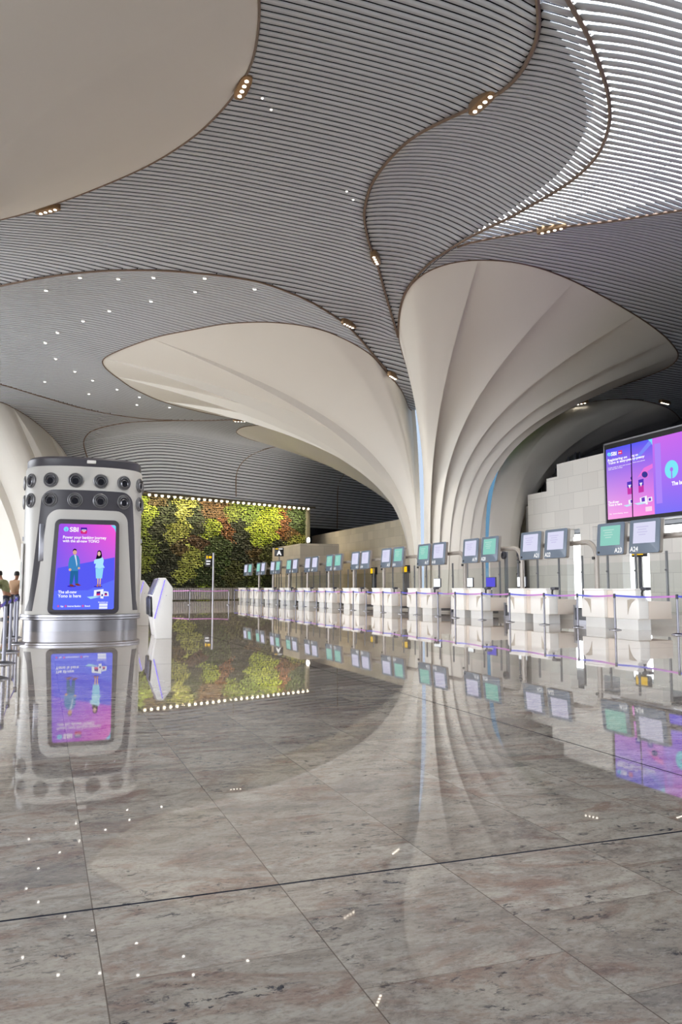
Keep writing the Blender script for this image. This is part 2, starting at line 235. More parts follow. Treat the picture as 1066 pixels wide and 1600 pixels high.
# columns and rims (hidden backs of the rims added)
C1, C2, C3, C0 = (25.5, 46.), (3.2, 73.), (38.9, 75.2), (-8., 23.)
RL = RIMS['L']+[(13, 65.2, 15.45), (16, 65.3, 15.2), (19, 63, 14.6), (21.7, 58, 13.7), (23.9, 52, 12.7)]
RR = RIMS['R']
RB = RIMS['B']+[(44.5, 53, 13.5), (40, 56, 13.5), (34, 56, 13.2), (29.5, 53, 12.9), (27.2, 51.3, 12.6)]
RUL = [(-12, 7, 14.8), (-6, 6.6, 14.6), (-.5, 8.6, 14.4), (2.6, 12, 14.5)]+RIMS['UL']+[(-7, 37.6, 16.2), (-13, 37, 16.1), (-18, 33, 16)]
RLL = [(-17, 68, 15.1), (-12, 65.5, 15.1), (-8, 64.2, 15.1)]+RIMS['LL']
RS = RIMS['S']
def smooth_poly(P, step=.5):
    """Catmull-Rom resampling"""
    P = [Vector(p) for p in P]; out = []
    for i in range(len(P)-1):
        p0, p1, p2, p3 = P[max(i-1, 0)], P[i], P[i+1], P[min(i+2, len(P)-1)]
        n = max(1, int((p2-p1).length/step))
        for k in range(n):
            t = k/n
            out.append(.5*((2*p1)+(p2-p0)*t+(2*p0-5*p1+4*p2-p3)*t*t+(3*p1-p0-3*p2+p3)*t*t*t))
    out.append(P[-1]); return out
RIMP = {k: smooth_poly(v, .35) for k, v in dict(L=RL, R=RR, B=RB, UL=RUL, LL=RLL, S=RS).items()}
CEN = dict(L=C1, R=C1, B=C1, UL=C0, LL=(0., 79.), S=C3)
foot = {k: [(p.x, p.y) for p in v]+[CEN[k]] for k, v in RIMP.items()}
T2, T3, T4, T5 = (TXY[k] for k in KN)
T6 = [(x, y) for x, y, z in TRIM['T6']]
def near_i(P, q): return min(range(len(P)), key=lambda i: (P[i][0]-q[0])**2+(P[i][1]-q[1])**2)
Lr, Rr = RIMP['L'], RIMP['R']
petal = [(8.6, 12.)]+T3+T2[::-1]
sky = [(7.5, 5), (8.6, 12)]+T3[:17]+T4[::-1]+[(25, 15.5), (27, 5)]
leftz = [(-38, 66)]+[(-8, 47.5)]+T5+[(p.x, p.y) for p in Lr[near_i(Lr, T5[-1]):near_i(Lr, (13, 65.2))]]+T6[::-1]+[(-9, 57.5), (-38, 58)]
rightz = T4[::-1]+[(25, 15.5), (27, 5), (46, 5), (46, 60), (34, 50)]+[(p.x, p.y) for p in Rr[near_i(Rr, (16.3, 34.1)):]][::-1]
# ------------------------------------------------------------------ slatted ceiling
PITCH = .32; XS = np.arange(-36, 45.01, .06)
def slat_xy(v): return XS, v+gX(XS)*wv(v)
def zone_of(X, Y, v):
    z = np.ones(X.shape, int)                       # 1 main
    if v > 62: z[:] = 5
    z[inpoly(leftz, X, Y)] = 4; z[inpoly(rightz, X, Y)] = 6
    z[inpoly(petal, X, Y)] = 2; z[inpoly(sky, X, Y)] = 3
    for k in foot: z[inpoly(foot[k], X, Y)] = 0
    return z
def runs(z):
    c = np.flatnonzero(np.diff(z))+1; a = np.concatenate([[0], c]); b = np.concatenate([c, [len(z)]])
    return [(int(i), int(j), int(z[i])) for i, j in zip(a, b)]
class Strip:
    """collects box-section strips"""
    def __init__(s): s.V = []; s.F = []; s.n = 0
    def strip(s, A, B, A2, B2):
        k = len(A)
        if k < 2: return
        s.V.append(np.stack([A, B, B2, A2], 1).reshape(-1, 3))
        i = np.arange(k-1)[:, None]*4+s.n; q = []
        for a, b in ((0, 1), (1, 2), (2, 3), (3, 0)): q.append(np.concatenate([i+a, i+4+a, i+4+b, i+b], 1))
        e = np.array([[0, 1, 2, 3], [4*(k-1)+3, 4*(k-1)+2, 4*(k-1)+1, 4*(k-1)]])+s.n
        s.F.append(np.concatenate(q+[e])); s.n += 4*k
    def build(s, name, m):
        V = np.concatenate(s.V).astype(np.float32); F = np.concatenate(s.F).astype(np.int32)
        me = bpy.data.meshes.new(name); me.vertices.add(len(V)); me.vertices.foreach_set('co', V.ravel())
        me.loops.add(F.size); me.loops.foreach_set('vertex_index', F.ravel()); me.polygons.add(len(F))
        me.polygons.foreach_set('loop_start', np.arange(len(F), dtype=np.int32)*4)
        me.materials.append(m); me.update(calc_edges=True); me.validate()
        o = bpy.data.objects.new(name, me); COL.objects.link(o); return o
def simplify(X, i, j, v):
    """indices of a run thinned to 0.5 m, ends kept"""
    idx = list(range(i, j, 8))
    if idx[-1] != j-1: idx.append(j-1)
    return np.array(idx)
ZS = {k: Strip() for k in (1, 2, 3, 4, 5, 6)}; BK = Strip()
vs_ = np.arange(5.0, VW-RC+.01, PITCH); TH = .014
GAP = {1: .074, 2: .066, 3: .082, 4: .05, 5: .075, 6: .07}
for v in vs_:
    x, y = slat_xy(v); zz = zone_of(x, y, v)
    bk = zz.copy(); near3 = (zz == 2) & (pdist(T3[:16], x, y) < np.clip((30.2-y)/10, .02, 1)*.48); bk = np.where((zz == 3) | near3, 3, 1)
    for i, j, z in runs(zz):
        if z == 0 or j-i < 2: continue
        if i > 0 and zz[i-1] == 0: i = max(0, i-6)
        if j < len(zz) and zz[min(j, len(zz)-1)] == 0: j = min(len(zz), j+6)
        id_ = simplify(x, i, j, v); X = x[id_]; w = (PITCH-GAP[z])/2
        Ya = v-w+gX(X)*wv(v-w); Yb = v+w+gX(X)*wv(v+w)
        Za, Zb = H(X, Ya), H(X, Yb)
        ZS[z].strip(np.stack([X, Ya, Za], 1), np.stack([X, Yb, Zb], 1), np.stack([X, Ya, Za+TH], 1), np.stack([X, Yb, Zb+TH], 1))
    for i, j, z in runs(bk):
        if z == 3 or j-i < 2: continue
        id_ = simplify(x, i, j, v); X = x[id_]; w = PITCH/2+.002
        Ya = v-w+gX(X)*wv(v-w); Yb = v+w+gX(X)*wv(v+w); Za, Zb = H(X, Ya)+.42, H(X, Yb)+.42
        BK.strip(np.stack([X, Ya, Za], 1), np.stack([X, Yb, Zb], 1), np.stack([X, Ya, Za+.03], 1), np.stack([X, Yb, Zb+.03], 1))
# cove and slatted back wall
XW = np.arange(-36, 44.1, .8)
def cove(s_, off=0.):
    """s_: run along the section past the flat ceiling; off: behind the slat face"""
    L = RC*math.pi/2; v0 = VW-RC
    if s_ < L:
        a = s_/RC; n = RC-(RC+off)*math.sin(a); q = RC-(RC+off)*math.cos(a)
    else: n = -off; q = RC+(s_-L)
    Y = VW+gX(XW)-n/CS; Hc = H(XW, v0+gX(XW)*wv(v0))
    return np.stack([XW, Y, Hc-q], 1)
s_ = PITCH*.5
while s_ < RC*1.5708+(11.9-8.3)+.6:
    w = (PITCH-.075)/2
    ZS[5].strip(cove(s_-w), cove(s_+w), cove(s_-w, .014), cove(s_+w, .014))
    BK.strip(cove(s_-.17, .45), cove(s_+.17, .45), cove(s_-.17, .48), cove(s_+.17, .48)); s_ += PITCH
def skirt(P):  # added barrier, keeps skylight from leaking in between slats and backing
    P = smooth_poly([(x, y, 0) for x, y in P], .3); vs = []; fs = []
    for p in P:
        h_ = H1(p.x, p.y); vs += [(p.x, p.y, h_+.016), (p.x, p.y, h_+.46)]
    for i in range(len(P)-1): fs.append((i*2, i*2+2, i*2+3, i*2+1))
    struct(MB().add(vs, fs).build('ceiling', M['void']), 'dark strip added above the slats against leaking skylight')
o3 = []
for i in range(18):
    a, b = Vector(T3[max(i-1, 0)]), Vector(T3[i+1]); d = (b-a).normalized(); o3.append(tuple(Vector(T3[i])+Vector((-d.y, d.x))*.62*min(1, max(.05, (30.2-T3[i][1])/10))))
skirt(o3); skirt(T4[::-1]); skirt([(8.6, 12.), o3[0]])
nm = {1: 'central wavy slatted ceiling between the white column heads', 2: 'bulging slatted ceiling petal bordered by bronze trim', 3: 'slatted ceiling under the bright skylight',
      4: 'pale slatted ceiling with small downlights', 5: 'slatted ceiling curving down into the rear wall', 6: 'violet tinted slatted ceiling beside the skylight'}
for z in ZS:
    if ZS[z].n: struct(ZS[z].build('ceiling', M['slat']), nm[z])
struct(BK.build('ceiling', M['void']), 'near-black sheet in place of the unlit space above the ceiling slats')  # backing sheet, the darkness of the empty space is its colour
# roof over the strip behind the viewer and plain slab closing it
cb = MB().box(-36, 45, -16, 5.2, 14.6, 14.9).build('ceiling', M['slat']); struct(cb, 'flat ceiling near the entrance')
# bronze trims
n_ = 1
for k, pts in TRIM.items():
    P = smooth_poly(pts, .4)
    mb = MB().tube(P, .06 if k in ('T2', 'T3') else .055, 6)
    struct(mb.build('trim_%d' % n_, M['bronze'], smooth=True), 'bronze trim line in the slatted ceiling'); n_ += 1
for k, P in RIMP.items():
    mb = MB().tube([p+Vector((0, 0, -.01)) for p in P], .04, 6)
    struct(mb.build('trim_%d' % n_, M['bronze'], smooth=True), 'bronze edge around a white column head'); n_ += 1
# skylight beams
bm_ = MB()
for i in range(9):
    x = 9.5+i*1.6
    bm_.box(x-.05, x+.05, 5, 33, 17.6, 17.8)
for y in range(7, 33, 3): bm_.box(8, 25, y-.04, y+.04, 17.8, 17.95)
struct(bm_.build('ceiling', M['white']), 'white beams of the skylight above the slats')

# ------------------------------------------------------------------ flared columns
def loft(base, rim, n_pet, exp, amp, flip=1, NZ=36, zb=0., knots=None, exp2=None, fade=5., calm=None):
    """base, rim: matching polylines; stepped fluted shell between them"""
    K = 150; mb = MB()
    def samp(P, a):
        P_ = P; L = [0.]
        for p, q in zip(P_[:-1], P_[1:]): L.append(L[-1]+(q-p).length)
        out = []
        for t in a:
            d = t*L[-1]; i = min(max(int(np.searchsorted(L, d, 'right'))-1, 0), len(P_)-2)
            f = (d-L[i])/max(1e-6, L[i+1]-L[i]); out.append(P_[i].lerp(P_[i+1], min(max(f, 0), 1)))
        return out
    par = []; ph = []; cal = []; rpar = []; kn = knots or [k/n_pet for k in range(n_pet+1)]
    for k in range(n_pet):
        m = max(6, int(260*(kn[k+1]-kn[k])), K//n_pet//2)
        for i in range(m+1):
            par.append((k+i/m)/n_pet); ph.append(i/m); cal.append(.12 if k == calm else 1.); rpar.append(kn[k]+(kn[k+1]-kn[k])*i/m)
    B = samp(base, par); Rm = samp(rim, rpar); NV = len(par); vs = []
    e0 = exp
    for a, p, b, r, ra, cm in zip(par, ph, B, Rm, rpar, cal):
        if exp2: exp = e0+(exp2-e0)*min(1, max(0, (ra-.5)/.5))**1.3
        dh = Vector((r.x-b.x, r.y-b.y, 0)); D = dh.length; hh = dh.normalized() if D > 1e-6 else Vector((0, 0, 0))
        for q in range(NZ+1):
            s = q/NZ
            z_ = s if s < .5 else s
            rho = z_**exp; zz = zb+(r.z-zb)*z_
            slope = exp*z_**(exp-1)*D/max(r.z-zb, .1)
            nrm = (hh-Vector((0, 0, slope))).normalized() if D > 1e-6 else hh
            env = min(1., .2+z_*1.25)*max(0., 1-z_**fade)
            sv = (p if flip > 0 else 1-p)
            off = cm*amp*env*(sv**1.5-.5)
            vs.append(Vector((b.x, b.y, 0))+dh*rho+Vector((0, 0, zz))+nrm*off)
    fs = []
    for i in range(NV-1):
        for q in range(NZ): fs.append((i*(NZ+1)+q, (i+1)*(NZ+1)+q, (i+1)*(NZ+1)+q+1, i*(NZ+1)+q+1))
    mb.add(vs, fs)
    return mb, vs[:NZ+1], vs[-NZ-1:]
def knots(ctrl, idx):
    """arc length fractions of (fractional) control point indices along the smoothed rim"""
    P = [Vector(p) for p in ctrl]; L = [0.]
    for p, q in zip(P[:-1], P[1:]): L.append(L[-1]+(q-p).length)
    f = lambda i: (L[int(i)]+(L[min(int(i)+1, len(L)-1)]-L[int(i)])*(i-int(i)))/L[-1]
    return [f(i) for i in idx]
def arc(c, r, a0, a1, n=40, ry=None):
    return [Vector((c[0]+r*math.cos(math.radians(a0+(a1-a0)*i/n)), c[1]+(ry or r)*math.sin(math.radians(a0+(a1-a0)*i/n)), 0)) for i in range(n+1)]
def column_head(mb, label):
    o = mb.build('column', M['gypsum'], smooth=True); me = o.data
    try: me.set_sharp_from_angle(angle=math.radians(50))
    except Exception: pass
    return struct(o, label)
mL, eL0, eL1 = loft(arc(C1, 3.25, 177, 96), RIMP['L'], 6, 3.5, 1.25, -1, fade=4.5, calm=0, knots=knots(RL, (0, 14.3, 17.2, 19.8, 22.4, 25, len(RL)-1)))
column_head(mL, 'left flared head of the white fluted column')
mR, eR0, eR1 = loft(arc(C1, 3.25, 189, 262), RIMP['R'], 7, 4.1, 1.1, 1, fade=5.5, calm=6, knots=knots(RR, (0, 13.8, 17.2, 19.6, 21.4, 23.2, 26, len(RR)-1)), exp2=4.8)
column_head(mR, 'front flared head of the white fluted column')
mB, eB0, eB1 = loft(arc(C1, 3.25, 270, 440), RIMP['B'], 7, 3.6, .55, 1, knots=knots(RB, (0, 3, 6, 8, 9.5, 11, 13, len(RB)-1)))
column_head(mB, 'rear right flared head of the white fluted column')
mx, e1, e2 = loft(arc(C1, 3.25, 97, 79, 12), [Vector((23.9, 52, 12.7)), Vector((25.5, 52.5, 12.7)), Vector((27.2, 51.3, 12.6))], 1, 3.2, 0)
column_head(mx, 'back of the white fluted column')
def groove(ea, eb, m, depth=.3, zmax=1.):
    vs = []; fs = []; n = int(len(ea)*zmax)
    for a, b in zip(ea[:n], eb[:n]):
        c = (a+b)/2; d = Vector((C1[0]-c.x, C1[1]-c.y, 0)).normalized()*depth
        vs += [a, a.lerp(b, .25)+d, a.lerp(b, .75)+d, b]
    for i in range(n-1):
        for q in range(3): fs.append((i*4+q, i*4+q+1, i*4+5+q, i*4+4+q))
    o = MB().add(vs, fs).build('column', M['gypsum'], smooth=True); struct(o, 'recessed groove between two column heads')
    def strip(k0, k1, wd, m):
        vs = []; fs = []
        for a, b in zip(ea[k0:k1], eb[k0:k1]):
            c = (a+b)/2; d = Vector((C1[0]-c.x, C1[1]-c.y, 0)).normalized()*(depth-.02)
            vs += [a.lerp(b, .5-wd)+d, a.lerp(b, .5+wd)+d]
        for q in range(k1-k0-1): fs.append((q*2, q*2+1, q*2+3, q*2+2))
        MB().add(vs, fs).build('groove_light', m, o)['label'] = 'lit diffuser strip'
    return strip, n
sp_, n = groove(eL0, eR0, M['gypsum'], .16); sp_(2, n, .44, M['ledw'])
sp_, n = groove(eR1, eB0, M['gypsum'], .045); sp_(2, 27, .26, M['ledb']); sp_(26, n, .3, M['ledg'])
# other columns
mU, _, _ = loft(arc(C0, 3., -100, 130), RIMP['UL'], 1, 3.4, 0.)
column_head(mU, 'smooth white column head at the top left')
bl = [Vector((*at(p, z), 0)) for p, z in ((-60, 66), (-15, 65), (15, 63.5), (60, 62.5), (110, 63), (160, 66), (185, 70))]
mV, _, _ = loft(smooth_poly(bl, .4), RIMP['LL'], 5, 1.9, .7, 1)
column_head(mV, 'white fluted column head behind the tower')
mS, _, _ = loft(arc(C3, 2.5, 175, 260), [Vector((p.x, p.y, p.z)) for p in RIMP['S'][::-1]], 4, 3.2, .5, 1)
column_head(mS, 'far white column head behind the main column')

# ------------------------------------------------------------------ floor
def floor_material():
    m = bpy.data.materials.new('polished_granite_tiles'); m.use_nodes = True; nt = m.node_tree; N = nt.nodes; L = nt.links
    b = N['Principled BSDF']; tc = N.new('ShaderNodeTexCoord'); sp = N.new('ShaderNodeSeparateXYZ'); L.new(tc.outputs['Object'], sp.inputs[0])
    def math_(op, a, c=None, d=None):
        n = N.new('ShaderNodeMath'); n.operation = op
        for i, q in enumerate((a, c, d)):
            if q is None: continue
            if isinstance(q, (int, float)): n.inputs[i].default_value = q
            else: L.new(q, n.inputs[i])
        return n.outputs[0]
    TX, TY = .7242, .605
    u = math_('DIVIDE', math_('SUBTRACT', sp.outputs[0], .212), TX); iu = math_('FLOOR', u); fu = math_('SUBTRACT', u, iu)
    odd = math_('FLOORED_MODULO', iu, 2.)
    v = math_('ADD', math_('DIVIDE', math_('SUBTRACT', sp.outputs[1], 3.26), TY), math_('MULTIPLY', math_('SUBTRACT', 1., math_('COMPARE', odd, 0., .1)), .5))
    iv = math_('FLOOR', v); fv = math_('SUBTRACT', v, iv)
    du = math_('MULTIPLY', math_('MINIMUM', fu, math_('SUBTRACT', 1., fu)), TX); dv = math_('MULTIPLY', math_('MINIMUM', fv, math_('SUBTRACT', 1., fv)), TY)
    ju = math_('LESS_THAN', du, .0022); jv = math_('LESS_THAN', dv, .0016)
    # wide dark expansion joints
    bx = math_('LESS_THAN', math_('ABSOLUTE', math_('SUBTRACT', math_('FLOORED_MODULO', math_('SUBTRACT', sp.outputs[0], 3.87-4.345), 8.69), 4.345)), .0075)
    by = math_('LESS_THAN', math_('ABSOLUTE', math_('SUBTRACT', math_('FLOORED_MODULO', math_('SUBTRACT', sp.outputs[1], 3.26-4.84), 9.68), 4.84)), .0075)
    # per tile shift of the stone pattern
    cmb = N.new('ShaderNodeCombineXYZ'); L.new(iu, cmb.inputs[0]); L.new(iv, cmb.inputs[1])
    wn = N.new('ShaderNodeTexWhiteNoise'); wn.noise_dimensions = '2D'; L.new(cmb.outputs[0], wn.inputs['Vector'])
    sc = N.new('ShaderNodeVectorMath'); sc.operation = 'SCALE'; L.new(wn.outputs['Color'], sc.inputs[0]); sc.inputs['Scale'].default_value = 13.
    ad = N.new('ShaderNodeVectorMath'); L.new(tc.outputs['Object'], ad.inputs[0]); L.new(sc.outputs[0], ad.inputs[1])
    mp = N.new('ShaderNodeMapping'); mp.inputs['Rotation'].default_value = (0, 0, .25); mp.inputs['Scale'].default_value = (.55, 1., 1.); L.new(ad.outputs[0], mp.inputs[0])
    def noise(scale, det, rough, dist=0.):
        n = N.new('ShaderNodeTexNoise'); n.inputs['Scale'].default_value = scale; n.inputs['Detail'].default_value = det; n.inputs['Roughness'].default_value = rough
        n.inputs['Distortion'].default_value = dist; L.new(mp.outputs[0], n.inputs['Vector']); return n.outputs['Fac']
    def ramp(f, stops):
        r = N.new('ShaderNodeValToRGB'); L.new(f, r.inputs[0]); e = r.color_ramp.elements
        while len(e) < len(stops): e.new(.5)
        for q, (p, c) in zip(e, stops): q.position = p; q.color = (*c, 1)
        return r.outputs[0]
    def mix(a, c, f):
        x = N.new('ShaderNodeMixRGB')
        if isinstance(f, float): x.inputs[0].default_value = f
        else: L.new(f, x.inputs[0])
        for q, i in ((a, 1), (c, 2)):
            if isinstance(q, tuple): x.inputs[i].default_value = (*q, 1)
            else: L.new(q, x.inputs[i])
        return x.outputs[0]
    base = ramp(noise(5.5, 9, .72, .9), [(.3, lin((142, 130, 122))), (.45, lin((186, 174, 162))), (.58, lin((208, 198, 184))), (.74, lin((178, 163, 150)))])
    pk = ramp(noise(2.6, 8, .72, 1.3), [(.5, (0, 0, 0)), (.62, (1, 1, 1))])
    c1 = mix(base, lin((162, 128, 114)), math_('MULTIPLY', pk, .7))
    grey = ramp(noise(1.7, 7, .7, .8), [(.52, (0, 0, 0)), (.68, (1, 1, 1))]); c1 = mix(c1, lin((126, 120, 120)), math_('MULTIPLY', grey, .5))
    fine = ramp(noise(60, 5, .75), [(.38, (0, 0, 0)), (.5, (1, 1, 1))]); c1 = mix(mix(c1, (0.05, .05, .06), .3), c1, fine)
    pale = ramp(noise(42, 4, .7), [(.56, (0, 0, 0)), (.66, (1, 1, 1))]); c1 = mix(c1, lin((222, 216, 208)), math_('MULTIPLY', pale, .35))
    spk = math_('MULTIPLY', ramp(noise(24, 6, .75, .5), [(.56, (0, 0, 0)), (.61, (1, 1, 1))]), ramp(noise(3.2, 5, .7, .5), [(.46, (0, 0, 0)), (.6, (1, 1, 1))]))
    c2 = mix(c1, lin((50, 52, 66)), math_('MULTIPLY', spk, .92))
    tint = N.new('ShaderNodeMixRGB'); tint.blend_type = 'MULTIPLY'; tint.inputs[0].default_value = 1.; L.new(c2, tint.inputs[1])
    g = math_('ADD', math_('MULTIPLY', wn.outputs['Value'], .2), .72); L.new(g, tint.inputs[2])
    c3 = mix(tint.outputs[0], lin((96, 84, 74)), math_('MULTIPLY', math_('MAXIMUM', ju, math_('MULTIPLY', jv, .75)), .85))
    c4 = mix(c3, lin((40, 42, 52)), math_('MAXIMUM', bx, by))
    L.new(c4, b.inputs['Base Color'])
    b.inputs['Roughness'].default_value = .035; b.inputs['Specular IOR Level'].default_value = .95
    rn = math_('ADD', math_('MULTIPLY', math_('MAXIMUM', bx, by), .4), math_('MULTIPLY', ramp(noise(3., 4, .6), [(.4, (0, 0, 0)), (.7, (1, 1, 1))]), .018)); 
    L.new(math_('ADD', rn, .014), b.inputs['Roughness'])
    L.new(math_('MULTIPLY', math_('SUBTRACT', 1., math_('MAXIMUM', math_('MAXIMUM', bx, by), math_('MULTIPLY', math_('MAXIMUM', ju, jv), .6))), .95), b.inputs['Specular IOR Level'])
    return m
fl = MB().box(-19.2, 45, -16, 96, -.3, 0.).build('floor', floor_material()); struct(fl)
# ------------------------------------------------------------------ walls
def panel_wall(name, rgb, tx=1.35, tz=.95, var=.06):
    m = bpy.data.materials.new(name); m.use_nodes = True; nt = m.node_tree; N = nt.nodes; L = nt.links; b = N['Principled BSDF']
    tc = N.new('ShaderNodeTexCoord'); sp = N.new('ShaderNodeSeparateXYZ'); L.new(tc.outputs['Object'], sp.inputs[0])
    ad = N.new('ShaderNodeMath'); L.new(sp.outputs[0], ad.inputs[0]); L.new(sp.outputs[1], ad.inputs[1])
    cb = N.new('ShaderNodeCombineXYZ'); L.new(ad.outputs[0], cb.inputs[0]); L.new(sp.outputs[2], cb.inputs[1])
    br = N.new('ShaderNodeTexBrick'); br.inputs['Scale'].default_value = 1.; br.inputs['Brick Width'].default_value = tx; br.inputs['Row Height'].default_value = tz
    br.inputs['Mortar Size'].default_value = .012; br.offset = .37; c = lin(rgb)
    br.inputs['Color1'].default_value = (*[x*(1-var) for x in c], 1); br.inputs['Color2'].default_value = (*[min(1, x*(1+var)) for x in c], 1); br.inputs['Mortar'].default_value = (*[x*.75 for x in c], 1)
    L.new(cb.outputs[0], br.inputs['Vector']); L.new(br.outputs[0], b.inputs['Base Color']); b.inputs['Roughness'].default_value = .45; return m
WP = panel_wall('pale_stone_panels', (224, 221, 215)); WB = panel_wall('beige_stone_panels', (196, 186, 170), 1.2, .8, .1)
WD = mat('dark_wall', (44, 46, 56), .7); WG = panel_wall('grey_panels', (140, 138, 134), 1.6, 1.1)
WX = 28.5
y895, y920 = 38.82, 37.4
w = MB()
w.box(WX, WX+.5, -16, 40.04, 4.55, 8.5); w.box(WX, WX+.5, 40.04, 41.13, 4.1, 7.76); w.box(WX, WX+.5, 41.13, 43.17, 0, 7.0)
w.box(WX, WX+.5, 39.2, 40.04, 4.1, 4.55)
w.box(WX, WX+.5, 39.3, 41.13, 0, 4.1)                       # pier behind A21/A22
w.box(WX, WX+.5, 35.0, 38.0, 0, 3.5); w.box(WX, WX+.5, 36.9, 38.0, 3.5, 4.55)
w.box(WX, WX+.5, 34.5, 35.0, 0, 4.55); w.box(WX, WX+.5, 31.9, 32.5, 0, 4.55); w.box(WX, WX+.5, 32.5, 34.5, 3.6, 4.55); w.box(WX, WX+.3, 33.3, 33.6, 0, 3.6)
w.box(WX, WX+.5, 26., 31.9, 0, 3.7); w.box(WX, WX+.5, 22, 25, 0, 4.55); w.box(WX, WX+.5, 8, 19, 0, 4.55); w.box(WX, WX+.5, -16, 4, 0, 4.55)
struct(w.build('wall_right', WP), 'pale panelled wall with stepped top behind the check-in row')
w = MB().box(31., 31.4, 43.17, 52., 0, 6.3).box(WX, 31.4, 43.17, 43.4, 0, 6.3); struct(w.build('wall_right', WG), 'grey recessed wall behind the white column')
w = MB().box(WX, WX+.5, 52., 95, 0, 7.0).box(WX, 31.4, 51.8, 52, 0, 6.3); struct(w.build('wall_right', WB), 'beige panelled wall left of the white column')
w = MB().box(20.9, 24.5, 66.9, 76., 0, 5.0); struct(w.build('wall_center', WB), 'beige panelled block behind the far check-in desks')
w = MB()
for k in range(len(XW)-1):
    x0, x1 = XW[k], XW[k+1]; ya, yb = VW+gX(x0), VW+gX(x1)
    w.add([(x0, ya+.3, 0), (x1, yb+.3, 0), (x1, yb+.3, 9.4), (x0, ya+.3, 9.4)], [(0, 1, 2, 3)])
struct(w.build('wall_back', WD), 'dark rear wall under the slats')
w = MB().box(44.5, 45, 43, 62, 6.0, 16).box(44.5, 45, 62, 96, 0, 16).box(45.2, 45.5, -16, 62, 6., 16).box(30.6, 30.9, -16, 43, 4.75, 8.8).box(WX+.5, 30.9, -16, 43.2, 4.75, 4.9).box(30.6, 45.3, -16, 43.2, 8.6, 8.8).box(31.4, 45, 43.2, 62, 6.0, 6.15).box(31.4, 45, 43, 43.3, 6.0, 9.).box(31.4, 45, 62, 62.3, 0, 5.2).box(WX, 45, -16.4, -16, 0, 16)  # added enclosure, its dark colour stands for the unlit space there
struct(w.build('wall_back', WD), 'dark boxes added to keep the space behind the right wall unlit')
w = MB().box(-36, -5.6, 78, 78.4, 0, 15); struct(w.build('wall_back', WP), 'rear wall on the left')
# facade mullions of the glazed side and entrance
w = MB()
for y in range(-15, 78, 4): w.box(-19.1, -18.9, y-.06, y+.06, 0, 15.5)
for z in (3., 7., 11.): w.box(-19.1, -18.9, -16, 78, z-.05, z+.05)
struct(w.build('window_1', M['greymet']), 'tall glazed facade on the side of the hall')
w = MB()
for x in range(-18, 28, 4): w.box(x-.06, x+.06, -16.1, -15.9, 0, 6.)
w.box(-19, 28.5, -16.2, -15.8, 4.5, 14.8)
for x in range(-18, 28, 8): w.box(x, x+4.5, -16.2, -15.8, 0, 4.5)
struct(w.build('window_2', M['greymet']), 'entrance glazing behind the viewer')
w = MB().box(-260, -19.2, -260, 260, -.4, -.1).box(45, 260, -260, 260, -.4, -.1).box(-19.2, 45, -260, -16, -.4, -.1)
struct(w.build('ground', mat('pale_paving', (205, 204, 200), .8)), 'pavement outside')

# ------------------------------------------------------------------ upper level seen behind the grey recess
t = thing('glass_lift_tower', 'round glazed lift tower rising behind the grey recessed wall', 'lift', (33.2, 46.2, 0))
MB().lathe([(1.25, 6.1), (1.25, 10.4)], 28, None, True).build('shaft', mat('lift_core', (96, 98, 98), .3, .3), t, smooth=True)
r_ = MB()
for i in range(14):
    a = i*math.tau/14; r_.box(1.3*math.cos(a)-.04, 1.3*math.cos(a)+.04, 1.3*math.sin(a)-.04, 1.3*math.sin(a)+.04, 6.1, 10.4)
r_.lathe([(1.34, 8.2), (1.34, 8.32)], 28, None, True)
r_.build('frame', M['steel2'], t)
t = thing('equipment_rack', 'dark machinery rack on the upper level beside the white column', 'machine', (33., 50.2, 0))
MB().box(-.6, .6, -2.4, 1.2, 6.2, 6.7).build('base', M['white'], t, bevel=.02)
MB().box(-.5, .5, -1.0, 1.0, 6.7, 8.4).box(-.5, .5, -2.2, -1.3, 6.7, 9.6).build('housing', M['dark'], t, bevel=.03)
f_ = MB()
for y in (-2.3, -1.2, 0., 1.1):
    f_.box(-.62, -.54, y-.05, y+.05, 6.7, 9.9)
for z in (7.6, 8.6, 9.8): f_.box(-.62, -.54, -2.3, 1.1, z-.05, z+.05)
f_.build('frame', M['greymet'], t)


